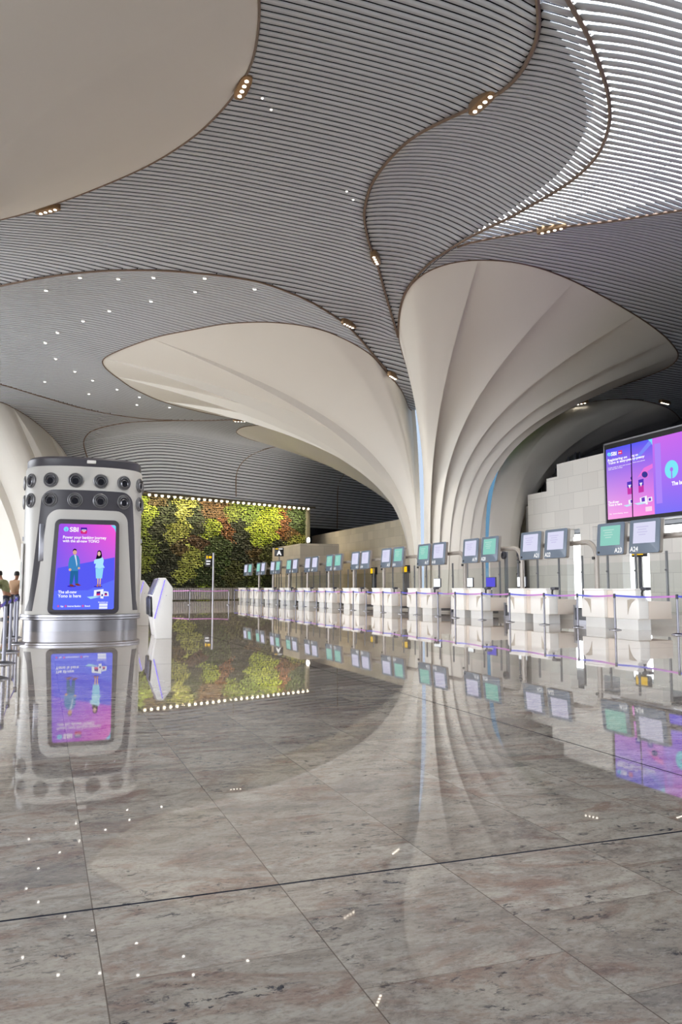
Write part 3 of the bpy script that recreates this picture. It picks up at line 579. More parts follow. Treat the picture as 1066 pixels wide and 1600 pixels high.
# ------------------------------------------------------------------ planted wall
gl, gr = Vector((7.17, 72.18, 0)), Vector((25.55, 80.0, 0)); gd = gr-gl; GW = gd.length; ga = math.atan2(gd.y, gd.x); GH = 9.35
t = thing('living_plant_wall', 'tall living wall covered in green yellow and dark foliage plants', 'plant wall', gl, ga)
MB().box(0, GW, .1, .6, 0, GH).build('backing', mat('planter_felt', (22, 24, 18), .9), t)
MB().box(GW, GW+.45, -.25, .7, 0, GH+.25).build('end_post', mat('end_fin', (150, 146, 132), .4, .4), t, bevel=.02)
MB().box(-.3, GW+.6, -.95, .6, GH+.05, GH+.22).build('canopy', mat('canopy_metal', (120, 112, 100), .4, .5), t, bevel=.02)
SEED = [((130,160),(150,168,44)),((100,130),(128,150,40)),((430,230),(166,186,44)),((390,235),(150,170,40)),((620,200),(176,196,48)),((700,230),(186,204,52)),((640,270),(168,190,44)),((720,190),(170,190,44)),((870,340),(156,170,58)),((850,280),(170,176,84)),
 ((390,545),(120,146,30)),((630,550),(110,132,30)),((100,440),(122,134,36)),((110,400),(126,140,40)),((290,170),(168,172,84)),((270,240),(170,174,80)),((220,270),(150,156,66)),((290,400),(178,186,92)),((275,470),(170,180,84)),((330,350),(170,178,84)),
 ((420,150),(112,80,54)),((480,210),(128,72,38)),((490,250),(132,80,40)),((790,210),(140,76,34)),((820,230),(128,92,50)),((350,310),(84,46,32)),((610,340),(96,74,42)),((270,350),(96,74,40)),((660,420),(58,46,30)),((630,395),(62,50,32)),((150,120),(96,76,48)),
 ((180,270),(44,50,34)),((210,180),(54,64,36)),((330,190),(52,64,40)),((360,230),(56,60,44)),((550,260),(40,46,34)),((530,210),(44,50,36)),((460,300),(60,82,34)),((200,430),(24,28,30)),((160,500),(20,24,28)),((210,480),(24,28,30)),((110,480),(36,42,34)),((240,400),(34,38,34)),
 ((450,400),(58,82,34)),((420,350),(62,84,36)),((560,360),(34,44,34)),((590,320),(44,46,34)),((790,350),(34,44,34)),((760,330),(38,46,34)),((690,360),(92,98,46)),((730,380),(84,88,44)),((400,480),(48,68,32)),((520,480),(82,86,48)),((540,430),(84,90,46)),((560,540),(52,66,36)),((300,540),(38,46,34)),((100,545),(40,46,32)),((120,540),(70,72,40)),((690,540),(40,48,32)),((850,190),(66,86,42)),((600,180),(118,140,50)),((520,170),(126,142,52)),((480,560),(36,46,32)),((460,530),(44,58,32)),((640,480),(70,84,36)),((90,320),(118,136,40)),((150,350),(104,120,40)),((90,230),(140,160,44)),((200,360),(40,46,32))]
sd = np.array([((x-66)/839., 1-(y-100)/490.) for (x, y), c in SEED]); sdc = np.array([lin(c) for _, c in SEED])
V = []; F = []; CC = []
rows = 46; per = 400
for r in range(rows):
    for q in range(per):
        u = (q+rng.random())/per; zc = (r+.25+.55*rng.random())/rows
        uu = u+.012*math.sin(9*zc*6+u*30); vv = zc+.012*math.sin(u*40)
        d = ((sd[:, 0]-uu)*1.75)**2+(sd[:, 1]-vv)**2; c = sdc[int(np.argmin((d+.0012)*(1+.75*rng.random(len(d)))))]*.78+np.array(lin((72, 84, 40)))*.22; c = c*(.5+.95*rng.random())
        x = u*GW; z = zc*GH; y = .08-.12*rng.random(); L_ = .13+.12*rng.random(); a = rng.normal(0, .7); tl = .25+.7*rng.random()
        ca, sa = math.cos(a), math.sin(a); n0 = len(V)
        tipx, tipz, tipy = sa*L_, -ca*L_*math.cos(tl), -L_*math.sin(tl); wx, wz = ca*L_*.36, sa*L_*.36
        V += [(x, y, z), (x+tipx*.5+wx, y+tipy*.6, z+tipz*.45+wz), (x+tipx, y+tipy, z+tipz), (x+tipx*.5-wx, y+tipy*.6, z+tipz*.45-wz)]
        F.append((n0, n0+1, n0+2, n0+3)); CC.append(c)
me = bpy.data.meshes.new('foliage'); me.from_pydata(V, [], F)
ca_ = me.color_attributes.new('leaf_colour', 'FLOAT_COLOR', 'POINT'); ca_.data.foreach_set('color', np.repeat(np.concatenate([np.array(CC), np.ones((len(CC), 1))], 1), 4, 0).astype(np.float32).ravel())
lm = bpy.data.materials.new('leaves'); lm.use_nodes = True; at_ = lm.node_tree.nodes.new('ShaderNodeVertexColor'); at_.layer_name = 'leaf_colour'
lm.node_tree.links.new(at_.outputs[0], lm.node_tree.nodes['Principled BSDF'].inputs['Base Color']); lm.node_tree.nodes['Principled BSDF'].inputs['Roughness'].default_value = .5
me.materials.append(lm); fo = bpy.data.objects.new('foliage', me); COL.objects.link(fo); fo.parent = t; fo['kind'] = 'stuff'
# lamps over the planted wall
nl = 30
proto = None
for i in range(nl):
    x = GW-.35-i*(GW-.8)/nl; p = gl+gd.normalized()*x
    lab = 'small warm spotlight above the plant wall, %s from its end post' % ORD[i]
    if proto is None:
        proto = thing('spotlight', lab, 'spotlight', (p.x, p.y, GH+.05), ga, 'spotlights along the top of the plant wall')
        MB().box(-.1, .1, -.95, -.75, -.2, 0).build('housing', M['greymet'], proto, bevel=.015)
        MB().lathe([(.045, -.23), (.045, -.2)], 14, Matrix.Translation((0, -.85, 0))).build('lamp', M['lamps'], proto)
        tgt = proto
    else: tgt = copy_tree(proto); tgt.location = (p.x, p.y, GH+.05)
    tgt['label'] = lab

# ------------------------------------------------------------------ air tower with advertising screen
TA, TB_, TE = 1.62, 1.35, 2.6; TC = (1.05, 24.6)
def sup(a, da=0.):
    c_, s__ = math.cos(a), math.sin(a)
    return ((TA+da)*math.copysign(abs(c_)**(2/TE), c_), (TB_+da)*math.copysign(abs(s__)**(2/TE), s__))
def drum(profile, n=160):
    mb = MB(); vs = []; fs = []; k = len(profile)
    for i in range(n):
        a = math.tau*i/n
        for da, z in profile: x, y = sup(a, da); vs.append((x, y, z))
    for i in range(n):
        j = (i+1) % n
        for q in range(k-1): fs.append((i*k+q, j*k+q, j*k+q+1, i*k+q+1))
    fs.append(tuple(i*k for i in range(n))[::-1]); fs.append(tuple(i*k+k-1 for i in range(n)))
    return mb.add(vs, fs)
def fy(x, off=0.): return -TB_*(max(0., 1-abs(x/TA)**TE))**(1/TE)-off
tw = thing('air_tower', 'tall pale grey oval tower with round air nozzles and an advertising screen', 'tower', (TC[0], TC[1], 0))
drum([(-.02, .42), (0, .45), (0, 4.5), (-.03, 4.55)]).build('body', M['kiosk'], tw, smooth=True)
drum([(-.06, 4.5), (-.035, 4.54), (-.035, 4.76), (-.09, 4.82), (-.4, 4.84)]).build('top_cap', M['kdark'], tw, smooth=True)
drum([(-.05, 0), (-.05, .3)]).build('plinth', M['steel'], tw, smooth=True)
drum([(-.02, .3), (.03, .32), (.03, .36), (.0, .37), (.03, .38), (.03, .44), (-.02, .46)]).build('rim', M['steel2'], tw, smooth=True)
def patch(rows, off, name, m, parent, nx=26, back=.03, holes=None):
    """rows: (z, xl, xr) wrapped on the front of the drum, with a folded edge"""
    vs = []; fs = []; nr = len(rows)
    for z, xl, xr in rows:
        for i in range(nx+1):
            x = xl+(xr-xl)*i/nx; vs.append((x, fy(x, off), z))
    for r in range(nr-1):
        for i in range(nx): fs.append((r*(nx+1)+i, r*(nx+1)+i+1, (r+1)*(nx+1)+i+1, (r+1)*(nx+1)+i))
    n0 = len(vs); vs += [(x, y+back+off, z) for x, y, z in vs]
    loop = [i for i in range(nx+1)]+[r*(nx+1)+nx for r in range(1, nr)]+[(nr-1)*(nx+1)+i for i in range(nx-1, -1, -1)]+[r*(nx+1) for r in range(nr-2, 0, -1)]
    for a, b in zip(loop, loop[1:]+loop[:1]): fs.append((a, a+n0, b+n0, b))
    return MB().add(vs, fs).build(name, m, parent)
def rrows(z0, z1, fl, fr, rad, rbot=0., n=7):
    """rounded rectangle rows with left and right edge functions"""
    out = []; zs = []
    if rbot: zs += [(z0+rbot*(1-math.cos(k/n*math.pi/2)), rbot*(1-math.sin(k/n*math.pi/2))) for k in range(n+1)]
    else: zs += [(z0, 0)]
    m0, m1 = z0+rbot, z1-rad
    zs += [(m0+(m1-m0)*k/10, 0) for k in range(1, 10)]
    zs += [(z1-rad*(1-math.sin(k/n*math.pi/2)), rad*(1-math.cos(k/n*math.pi/2))) for k in range(n+1)]
    for z, ins in zs: out.append((z, fl(z)+ins, fr(z)-ins))
    return out
def lerp_(z, pts):
    if z <= pts[0][0]: return pts[0][1]
    for (a, va), (b, vb) in zip(pts, pts[1:]):
        if z <= b: return va+(vb-va)*(z-a)/(b-a)
    return pts[-1][1]
oL = [(.47, -1.53), (.6, -1.49), (.8, -1.42), (1.4, -1.36), (2.6, -1.26), (3.9, -1.16)]; oR = [(.47, 1.54), (.6, 1.51), (.8, 1.46), (1.4, 1.42), (2.6, 1.36), (3.9, 1.26)]
patch(rrows(.55, 3.88, lambda z: lerp_(z, oL), lambda z: lerp_(z, oR), .3), .012, 'dark_band', M['kdark'], tw, 120)
iL = [(.47, -1.33), (1.4, -1.2), (3.3, -1.0)]; iR = [(.47, 1.36), (1.4, 1.27), (3.3, 1.12)]
patch(rrows(.47, 3.33, lambda z: lerp_(z, iL), lambda z: lerp_(z, iR), .3), .024, 'front_panel', M['kiosk'], tw, 120)
pL = [(.46, -.94), (3.06, -.8)]; pR = [(.46, .94), (3.06, .89)]
bz = rrows(.47, 3.06, lambda z: lerp_(z, pL), lambda z: lerp_(z, pR), .15, .15)
YS = -1.405
mb = MB(); ol = [(xl, z) for z, xl, xr in bz]+[(xr, z) for z, xl, xr in bz[::-1]]
FR = Matrix(((1, 0, 0, 0), (0, 0, -1, 0), (0, 1, 0, 0), (0, 0, 0, 1)))        # local (x,y,thickness) -> (x,-thickness,z)
MB().prism(ol, .2, Matrix.Translation((0, YS+.2, 0)) @ FR).build('screen_bezel', M['kdark'], tw, bevel=.012)
sL = [(.59, -.85), (2.93, -.77)]; sR = [(.59, .79), (2.93, .76)]
sr = rrows(.59, 2.93, lambda z: lerp_(z, [(.59, -.80), (2.93, -.70)]), lambda z: lerp_(z, [(.59, .80), (2.93, .80)]), .06, .06)
def uvmesh(o, fu):
    uv = o.data.uv_layers.new(name='UVMap')
    for l in o.data.loops: uv.data[l.index].uv = fu(o.data.vertices[l.vertex_index].co)
so = MB().prism([(xl, z) for z, xl, xr in sr]+[(xr, z) for z, xl, xr in sr[::-1]], .008, Matrix.Translation((0, YS, 0)) @ FR)
so = so.build('screen', emit_grad('advert_screen', (92, 112, 250), (104, 104, 250), (150, 84, 236), (250, 92, 214), 1.0), tw)
uvmesh(so, lambda c: ((c.x+.8)/1.6, (c.z-.59)/2.34))
def scr(xc, yc):
    """crop pixel of the tower advert -> panel coordinates"""
    v = (yc-95)/1285.; l = 112-34*v; r = 965-34*v; u = (xc-l)/(r-l); z = 2.93-2.34*v
    a, b = lerp_(z, [(.59, -.80), (2.93, -.70)]), .80
    return (a+(b-a)*u, z)
ART = [0]
INK = {}
def ink(rgb, s):
    if (rgb, s) not in INK: INK[rgb, s] = emit('printed_colour', rgb, s)
    return INK[rgb, s]
def art(parent, base, polys, name, rgb, s=1., mtx=None, mapf=None, m=None):
    if len(polys) > 1:
        for P in polys: art(parent, base, [P], name, rgb, s, mtx, mapf, m)
        return
    ART[0] += 1; mb = MB()
    for P in polys: mb.prism([mapf(*p) for p in P], .0015, mtx @ Matrix.Translation((0, 0, .009+.0006*ART[0])))
    return mb.build(name, m or ink(rgb, s), base)
TM = Matrix.Translation((0, YS, 0)) @ FR
A = lambda polys, name, rgb, s=1., base=None: art(None, base or so, polys, name, rgb, s, TM, scr)
circ = lambda cx, cy, r, n=24, ry=None: [(cx+r*math.cos(i*math.tau/n), cy+(ry or r)*math.sin(i*math.tau/n)) for i in range(n)]
W_ = emit('advert_white', (255, 255, 255), 1.05)
def keyhole(cx, cy, r, mapf, mtx, base, rgb=(120, 225, 255), s=1.0, lift=.038):
    """ring disc with a round hole and a slot below it"""
    hr, hw = r*.22, r*.085; pts = []
    a0 = math.asin(hw/r); b0 = math.asin(hw/hr)
    for i in range(41):
        a = math.pi/2+a0+(math.tau-2*a0)*i/40; pts.append((cx+r*math.cos(a), cy+r*math.sin(a)))
    for i in range(17):
        a = math.pi/2-b0-(math.tau-2*b0)*i/16; pts.append((cx+hr*math.cos(a), cy+hr*math.sin(a)))
    mb = MB(); n = len(pts)
    mb.prism([mapf(*p) for p in pts], .0015, mtx @ Matrix.Translation((0, 0, lift)))
    return mb.build('emblem', emit('emblem_cyan', rgb, s), base)
def words(s, x0, y0, hpx, wpx, mapf, mtx, base, m, lift=.042, bold=0.02):
    vs, fs = text_mb(s, 1., 'LEFT', bold)
    mxx = max(v.x for v in vs); mnx = min(v.x for v in vs)
    out = [];
    for v in vs:
        x, y = mapf(x0+(v.x-mnx)/(mxx-mnx)*wpx, y0-v.y*hpx); out.append(mtx @ Vector((x, y, lift)))
    return MB().add(out, fs).build('lettering', m, base)
TW_ = lambda s, x, y, hh, w: words(s, x, y, hh, w, scr, TM, so, W_)
A([[(120, 760), (945, 590), (940, 930), (560, 1090), (95, 1100)]], 'printed_shape', (92, 96, 250), .95)
A([[(95, 1100), (560, 1090), (940, 930), (932, 1360), (915, 1378), (95, 1378), (80, 1360)]], 'printed_shape', (98, 116, 252), 1.)
A([[(885, 100), (945, 100), (963, 120), (963, 210), (945, 155)]], 'printed_shape', (110, 220, 255))
keyhole(218, 177, 36, scr, TM, so)
TW_('SBI', 272, 212, 95, 126)
A([[(436, 146), (524, 146), (528, 160), (528, 192), (434, 192), (434, 158)]], 'printed_shape', (70, 40, 160)); A([[(434, 192), (528, 192), (528, 228), (518, 240), (444, 240), (434, 228)]], 'printed_shape', (214, 40, 120))
TW_('yono', 446, 194, 38, 70); TW_('SBI', 464, 214, 20, 36)
TW_('Power your banking journey', 178, 318, 62, 640); TW_('with the all-new YONO', 176, 372, 58, 536)
TW_('The all-new', 144, 1136, 60, 258); TW_('Yono is here', 142, 1196, 66, 322)
for x, w_, s_t in ((184, 42, 'App'), (280, 186, 'Internet Banking'), (522, 74, 'Branch')): TW_(s_t, x, 1338, 34, w_)
for x in (142, 244, 482): A([[(x, 1312), (x+24, 1312), (x+24, 1340), (x, 1340)]], 'printed_shape', (220, 90, 170))
TW_('Download now', 708, 1278, 24, 140)
A([[(724, 1290), (842, 1290), (840, 1328), (722, 1328)], [(722, 1335), (840, 1335), (838, 1370), (720, 1370)]], 'printed_shape', (235, 240, 255))
# man and woman printed on the advert
A([circ(330, 1030, 62, 16, 14), circ(705, 1036, 62, 16, 12)], 'printed_shape', (56, 44, 190))
A([[(304, 790), (416, 790), (418, 990), (376, 992), (362, 850), (338, 1000), (298, 1000)]], 'printed_shape', (40, 104, 160))
A([[(318, 572), (350, 560), (382, 565), (412, 580), (434, 640), (438, 745), (414, 752), (410, 800), (308, 800), (304, 770), (276, 766), (270, 700), (284, 610)]], 'printed_shape', (64, 136, 196))
A([[(350, 562), (376, 562), (398, 700), (392, 740), (372, 640)]], 'printed_shape', (210, 226, 246))
A([circ(358, 520, 29, 18, 38)], 'printed_shape', (220, 172, 150)); A([[(326, 514), (330, 482), (352, 466), (380, 476), (386, 508), (372, 492), (344, 490)]], 'printed_shape', (30, 26, 34))
A([circ(298, 784, 20), circ(424, 760, 16)], 'printed_shape', (222, 176, 152))
A([[(298, 1002), (338, 1002), (372, 1030), (336, 1038), (300, 1024)], [(378, 992), (418, 990), (462, 1018), (420, 1026), (380, 1012)]], 'printed_shape', (130, 60, 50))
A([[(664, 760), (778, 760), (760, 912), (672, 912)]], 'printed_shape', (150, 218, 250))
A([[(668, 620), (700, 585), (740, 585), (770, 600), (784, 640), (772, 700), (798, 750), (720, 762), (656, 752), (668, 690), (640, 690), (642, 640)]], 'printed_shape', (176, 232, 255))
A([[(690, 500), (716, 484), (744, 500), (756, 560), (750, 600), (716, 614), (666, 622), (680, 560)]], 'printed_shape', (24, 20, 34)); A([circ(713, 540, 22, 18, 34)], 'printed_shape', (232, 190, 176))
A([[(690, 912), (712, 912), (708, 1000), (694, 1000)], [(726, 912), (746, 912), (738, 1000), (722, 1000)]], 'printed_shape', (226, 180, 164)); A([[(676, 1030), (694, 996), (712, 1000), (706, 1040)], [(716, 1030), (724, 996), (742, 1000), (744, 1036)]], 'printed_shape', (180, 120, 96))
A([[(648, 1090), (782, 1072), (780, 1170), (644, 1180)], [(786, 1105), (852, 1114), (858, 1180), (786, 1180)], [(742, 1146), (786, 1140), (780, 1218), (738, 1212)]], 'printed_shape', (240, 246, 255))
A([[(548, 1190), (640, 1180), (740, 1190), (600, 1222)]], 'printed_shape', (170, 220, 244))
A([[(684, 1112), (738, 1106), (736, 1168), (680, 1170)], [(798, 1128), (834, 1132), (836, 1170), (796, 1170)], [(752, 1152), (776, 1150), (774, 1180), (752, 1182)]], 'printed_shape', (60, 40, 150)); A([[(684, 1142), (738, 1138), (736, 1168), (680, 1170)], [(798, 1150), (834, 1152), (836, 1170), (796, 1170)]], 'printed_shape', (214, 50, 120))
# nozzles
def front_at(s_, off=0.):
    """point and outward normal at arc length s_ from the front centre"""
    a = -math.pi/2; L = 0.; step = .002*(1 if s_ > 0 else -1); p = sup(a)
    while L < abs(s_):
        a += step; q = sup(a); L += math.dist(p, q); p = q
    q0, q1 = sup(a-.01), sup(a+.01); tx, ty = q1[0]-q0[0], q1[1]-q0[1]; l = math.hypot(tx, ty)
    return Vector((p[0], p[1], 0)), Vector((ty/l, -tx/l, 0))
for z in (4.15, 3.6):
    for k in range(-4, 4):
        s_ = (k+.5)*.665+.03
        p, nr = front_at(s_); rot = nr.to_track_quat('Z', 'Y').to_matrix().to_4x4()
        # local axis Z outward, tilt the throat down
        mtx = Matrix.Translation(p+Vector((0, 0, z))) @ rot
        nz = MB().lathe([(.205, -.02), (.205, .03), (.18, .045), (.172, .02), (.16, .015), (.15, .05), (.135, .055), (.12, .0), (.115, -.02)], 28, mtx, False)
        nz = nz.build('air_nozzle', M['cap'], tw, smooth=True)
        tl = mtx @ Matrix.Rotation(math.radians(14), 4, 'X' if True else 'Y') @ Matrix.Translation((0, 0, .0))
        dn = (Vector((0, 0, -1))); off = Matrix.Translation(dn*.028)
        MB().lathe([(.125, .0), (.115, .04), (.095, .06), (.088, .05)], 24, off @ mtx, False).build('nozzle_throat', M['steel2'], nz, smooth=True)
        MB().lathe([(.0, .045), (.09, .05)], 20, off @ mtx, False).build('nozzle_shade', M['void'], nz)  # black disc, shade inside the throat put into its colour
        MB().lathe([(.13, .0), (.0, .002)], 20, mtx, False).build('nozzle_cup', M['dark'], nz)
MB().box(-.02, .22, fy(.1)-.08, fy(.1)+.02, 4.63, 4.72).build('bracket', M['white'], tw, bevel=.015)
hp = MB().prism([(-1.2, 1.9), (-1.04, 1.92), (-1.08, 2.93), (-1.2, 2.93)], .05, Matrix.Translation((0, fy(-1.12)-.0, 0)) @ FR); hp.build('handle', M['steel2'], tw, bevel=.01)
for sg in (-1, 1):
    p, nr = front_at(sg*2.0); xr = []
    d = MB()
    for s0 in np.linspace(1.95, 2.3, 7):
        p, nr = front_at(sg*float(s0)); xr.append(p+nr*.03)
    vs = [q+Vector((0, 0, .72)) for q in xr]+[q+Vector((0, 0, 2.42)) for q in xr]; n = len(xr)
    d.add(vs, [(i, i+1, n+i+1, n+i) for i in range(n-1)]); dd = d.build('service_door', M['white'], tw)
    dd.modifiers.new('thick', 'SOLIDIFY').thickness = .03
    p, nr = front_at(sg*2.28); MB().box(p.x-.03, p.x+.03, p.y-.06, p.y+.06, 2.5, 2.62).build('hinge', M['steel2'], tw)
p, nr = front_at(-2.12); MB().box(p.x-.05, p.x+.0, p.y-.12, p.y+.1, 1.15, 1.9).build('door_window', mat('door_glass', (150, 178, 176), .1), tw)

# ------------------------------------------------------------------ self service kiosks
def gate(name, label, loc):
    t = thing(name, label, 'kiosk', loc, 0, 'white self service kiosks beside the tower')
    XZ = Matrix(((1, 0, 0, 0), (0, 0, 1, 0), (0, 1, 0, 0), (0, 0, 0, 1)))
    MB().prism([(-.36, 0), (0, 0), (0, 1.19), (-.17, 1.42), (-.30, 1.42), (-.47, .98), (-.44, .47)], .42, XZ).build('body', M['white'], t, bevel=.012)
    mb = MB()
    mb.tube([(-.19, -.004, 1.37), (-.41, -.004, .47)], .011, 6); mb.build('edge_light', M['led'], t)
    MB().prism([(-.474, .99), (-.452, .5), (-.50, .52), (-.515, .93)], .34, XZ @ Matrix.Translation((0, 0, .04))).build('reader', M['black'], t, bevel=.01)
    MB().prism([(-.31, 1.40), (-.462, 1.02), (-.478, 1.03), (-.325, 1.41)], .34, XZ @ Matrix.Translation((0, 0, .04))).build('screen', M['steel2'], t)
    MB().cyl(-.15, 0, 1.0, 1.012, .012, 10).build('lock', M['steel2'], t)
    return t
gate('self_service_kiosk', 'nearest white slab self service kiosk with violet edge light', (2.87, 19.25, 0))
gate('self_service_kiosk', 'white slab self service kiosk directly behind the nearest one', (2.98, 20.65, 0))
gate('self_service_kiosk', 'white slab self service kiosk half hidden behind the grey tower', (3.15, 26.0, 0))
# ------------------------------------------------------------------ check-in row
NI = 12; Y0, DY = 19.26, 4.27; PX = 15.65
ISL = ['nearest the viewer']+[ORD[i]+' from the viewer' for i in range(1, NI)]
def rounded(pts, r=.06, n=4):
    out = []; k = len(pts)
    for i in range(k):
        p, a, b = Vector(pts[i]), Vector(pts[i-1]), Vector(pts[(i+1) % k]); u, v = (a-p).normalized(), (b-p).normalized()
        for q in range(n+1):
            t = q/n; out.append(tuple((p+u*r)*(1-t)**2+2*t*(1-t)*p+(p+v*r)*t*t))
    return out
YZ = Matrix(((0, 0, 1, 0), (1, 0, 0, 0), (0, 1, 0, 0), (0, 0, 0, 1)))   # local (x,y,thick)->(thick, x, y)
def desk(sg, label):
    """sg=+1: far half of an island, -1: near half; local origin at the island centre on the front line"""
    t = thing('check_in_desk', label, 'desk', (PX, 0, 0), 0, 'white check-in desks in the row')
    a, b = .2*sg, 1.28*sg; y0, y1 = min(a, b), max(a, b)
    e0, e1 = (y0, y1-.12) if sg > 0 else (y0+.12, y1)
    front = rounded([(y0, .3), (y1, .3), (y1, .82), (e1, .93), (e1, 1.14), (e0, 1.14), (e0, .93), (y0, .82)] if sg > 0 else [(y0, .3), (y1, .3), (y1, .93), (y1, 1.14), (e0, 1.14), (e0, .93), (y0, .82)], .03)
    MB().prism(front, .34, YZ).build('front_panel', M['white'], t, bevel=.015)
    MB().box(.34, 1.15, y0, y1, .3, .8).build('body', M['warm'], t, bevel=.015)
    MB().box(.06, .5, y0+(.05 if sg > 0 else .12), y1-(.12 if sg > 0 else .05), 0, .3).build('plinth', M['marble'], t)
    MB().box(-.03, .5, e0-.01, e1+.01, 1.1, 1.16).build('counter_top', M['white'], t, bevel=.02)
    # darker fin slab at the outer end, coloured as the shade of a scoop
    o = y1 if sg > 0 else y0
    fin = [(o-sg*.42, .40)]+[(o-sg*(.42+.19*math.sin(k/8*math.pi/2)*1.0), .40+.45*(1-math.cos(k/8*math.pi/2))+.05*k/8) for k in range(1, 9)]
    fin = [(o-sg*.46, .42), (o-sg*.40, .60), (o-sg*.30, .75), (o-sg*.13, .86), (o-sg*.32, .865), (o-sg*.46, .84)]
    MB().prism(fin if sg < 0 else fin[::-1], .014, YZ @ Matrix.Translation((0, 0, -.012))).build('recess_shade', mat('recess_shadow_panel', (188, 178, 164), .5) if 'recess_shadow_panel' not in bpy.data.materials else bpy.data.materials['recess_shadow_panel'], t, bevel=.004)
    return t
dF = desk(1, ''); dN = desk(-1, '')
def gantry():
    """curved post with an arm carrying two display monitors; origin on the desk line at the pair centre"""
    t = thing('display_gantry', '', 'display', (PX+.55, 0, 0), 0, 'check-in display pairs on curved posts')
    pth = [(.28, -2.36, 0), (.28, -2.36, 2.15)]
    for k in range(1, 9):
        a = k/8*math.pi/2; pth.append((.28, -2.36+.5*(1-math.cos(a)), 2.15+.5*math.sin(a)))
    pth += [(.28, -1., 2.65), (.28, 1.05, 2.65)]
    MB().tube(pth, .085, 8).build('post', M['beige'], t, smooth=True)
    MB().box(.1, .2, -.12, .12, 2.58, 2.72).build('joint', M['black'], t, bevel=.01)
    MB().lathe([(.04, 0), (.05, .03), (.05, .06), (.0, .07)], 12, Matrix.Translation((.19, -2.36, 2.12)) @ Matrix.Rotation(math.radians(-90), 4, 'Y')).build('camera', M['black'], t)
    return t
BZ = rounded([(-.62, -.49), (.62, -.49), (.62, .49), (-.62, .49)], .07)
def monitor(t, yc, green, num):
    mz = 2.66
    ROT = Matrix.Translation((-.12, yc, mz)) @ Matrix.Rotation(math.radians(5), 4, 'Y') @ YZ
    c_ = MB().prism(BZ, .11, ROT @ Matrix.Translation((0, 0, .03))).build('casing', M['beige'], t, bevel=.012)
    b_ = MB().prism([(x*1.0, y*1.0) for x, y in BZ], .03, ROT).build('bezel', M['bezel'], t, bevel=.01)
    sc_ = MB().prism([(-.45, -.2), (.45, -.2), (.45, .4), (-.45, .4)], .004, ROT @ Matrix.Translation((0, 0, -.004)))
    # screen lines: rows of pale text strips
    so_ = sc_.build('screen', EG if green else EWH, t)
    ln = MB()
    for k in range(4):
        ww = (.5, .34, .42, .28)[k]; ln.prism([(-.02-ww/2+.1, .26-k*.075), (-.02+ww/2+.1, .26-k*.075), (-.02+ww/2+.1, .285-k*.075), (-.02-ww/2+.1, .285-k*.075)], .001, ROT @ Matrix.Translation((0, 0, -.006)))
    ln.build('screen_text', EL1 if green else EL2, so_)
    vs, fs = text_mb(num, .2, 'LEFT', .004); w = max(v.x for v in vs)
    # local x runs along +Y, which is leftwards in the view
    odd = int(num[1:]) % 2
    x_start = (-.56+w if odd else .56)
    out = [ROT @ Vector((x_start-v.x, v.y-.43, -.006)) for v in vs]
    MB().add(out, [f[::-1] for f in fs]).build('number', W_, b_)
    if odd: MB().lathe([(.035, 0), (.035, .02)], 12, ROT @ Matrix.Translation((.5, -.4, -.02))).build('sensor', M['black'], b_)
EG = emit('screen_green', (150, 214, 200), .95); EWH = emit('screen_pale', (222, 222, 246), 1.0); EL1 = emit('screen_line_pale', (196, 234, 222), .95); EL2 = emit('screen_line_violet', (206, 202, 238), .95)
GREEN = {23, 20, 17, 16, 12, 11, 7, 6, 3, 2}
DEV = None; CONV = None
def scanner(label):
    t = thing('boarding_pass_scanner', label, 'scanner', (0, 0, 0), 0, 'black scanner arms on the desks')
    MB().cyl(0, 0, 0, .03, .045, 14).build('base', M['black'], t)
    MB().tube([(0, 0, .02), (0, .01, .1), (-.02, -.04, .18), (-.03, -.16, .22)], .03, 8).build('arm', M['black'], t, smooth=True)
    MB().box(-.12, .06, -.3, -.06, .18, .27).build('head', M['dark'], t, bevel=.02)
    return t
def conveyor(label):
    t = thing('baggage_scale', label, 'baggage scale', (0, 0, 0), 0, 'baggage scales between the desks')
    MB().box(.7, 2.4, -.48, .48, .1, .5).build('body', mat('scale_grey', (110, 112, 116), .4, .3), t, bevel=.02)
    MB().box(.66, 2.5, -.44, .44, .5, .53).build('belt', M['black'], t)
    MB().box(.62, .7, -.5, .5, 0, .14).build('kick_plate', M['steel2'], t)
    MB().box(.62, .69, .4, .48, .14, .62).build('stop_post', M['steel2'], t)
    return t
SCN = scanner(''); CNV = conveyor('')
for k in range(NI):
    yc = Y0+DY*k; yd = yc+.35; n1, n2 = 23-2*k, 24-2*k
    near = n1 >= 17
    for sg, proto, n in ((1, dF, n1), (-1, dN, n2)):
        d = proto if k == 0 else copy_tree(proto); d.location = (PX, yd, 0)
        d['label'] = ('white check-in desk below the display numbered A%d' % n) if near else 'white check-in desk, %s half of the island %s' % ('far' if sg > 0 else 'near', ISL[k])
    s_ = SCN if k == 0 else copy_tree(SCN); s_.location = (PX+.16, yd-1.245, .932)
    s_['label'] = 'black scanner on a bent arm on the desk island %s' % ISL[k]
    c_ = CNV if k == 0 else copy_tree(CNV); c_.location = (PX+.1, yd+2.2, 0)
    c_['label'] = 'grey baggage scale just beyond the check-in island %s' % ISL[k]
    g_ = gantry(); g_.location = (PX+.55, yc, 0)
    g_['label'] = 'curved post with display monitors numbered A%d and A%d' % (n1, n2)
    monitor(g_, .74, n1 in GREEN, 'A%d' % n1); monitor(g_, -.74, n2 in GREEN, 'A%d' % n2)
    # joint infill between the two desk halves
    f_ = MB().box(.1, 1.0, -.185, .185, .3, 1.1).build('desk_infill', M['warm'], None); f_.location = (PX, yd, 0)
    tag(f_, 'beige infill panel joining the two desks of the island %s' % ISL[k], 'panel', 'infill panels between desk halves')
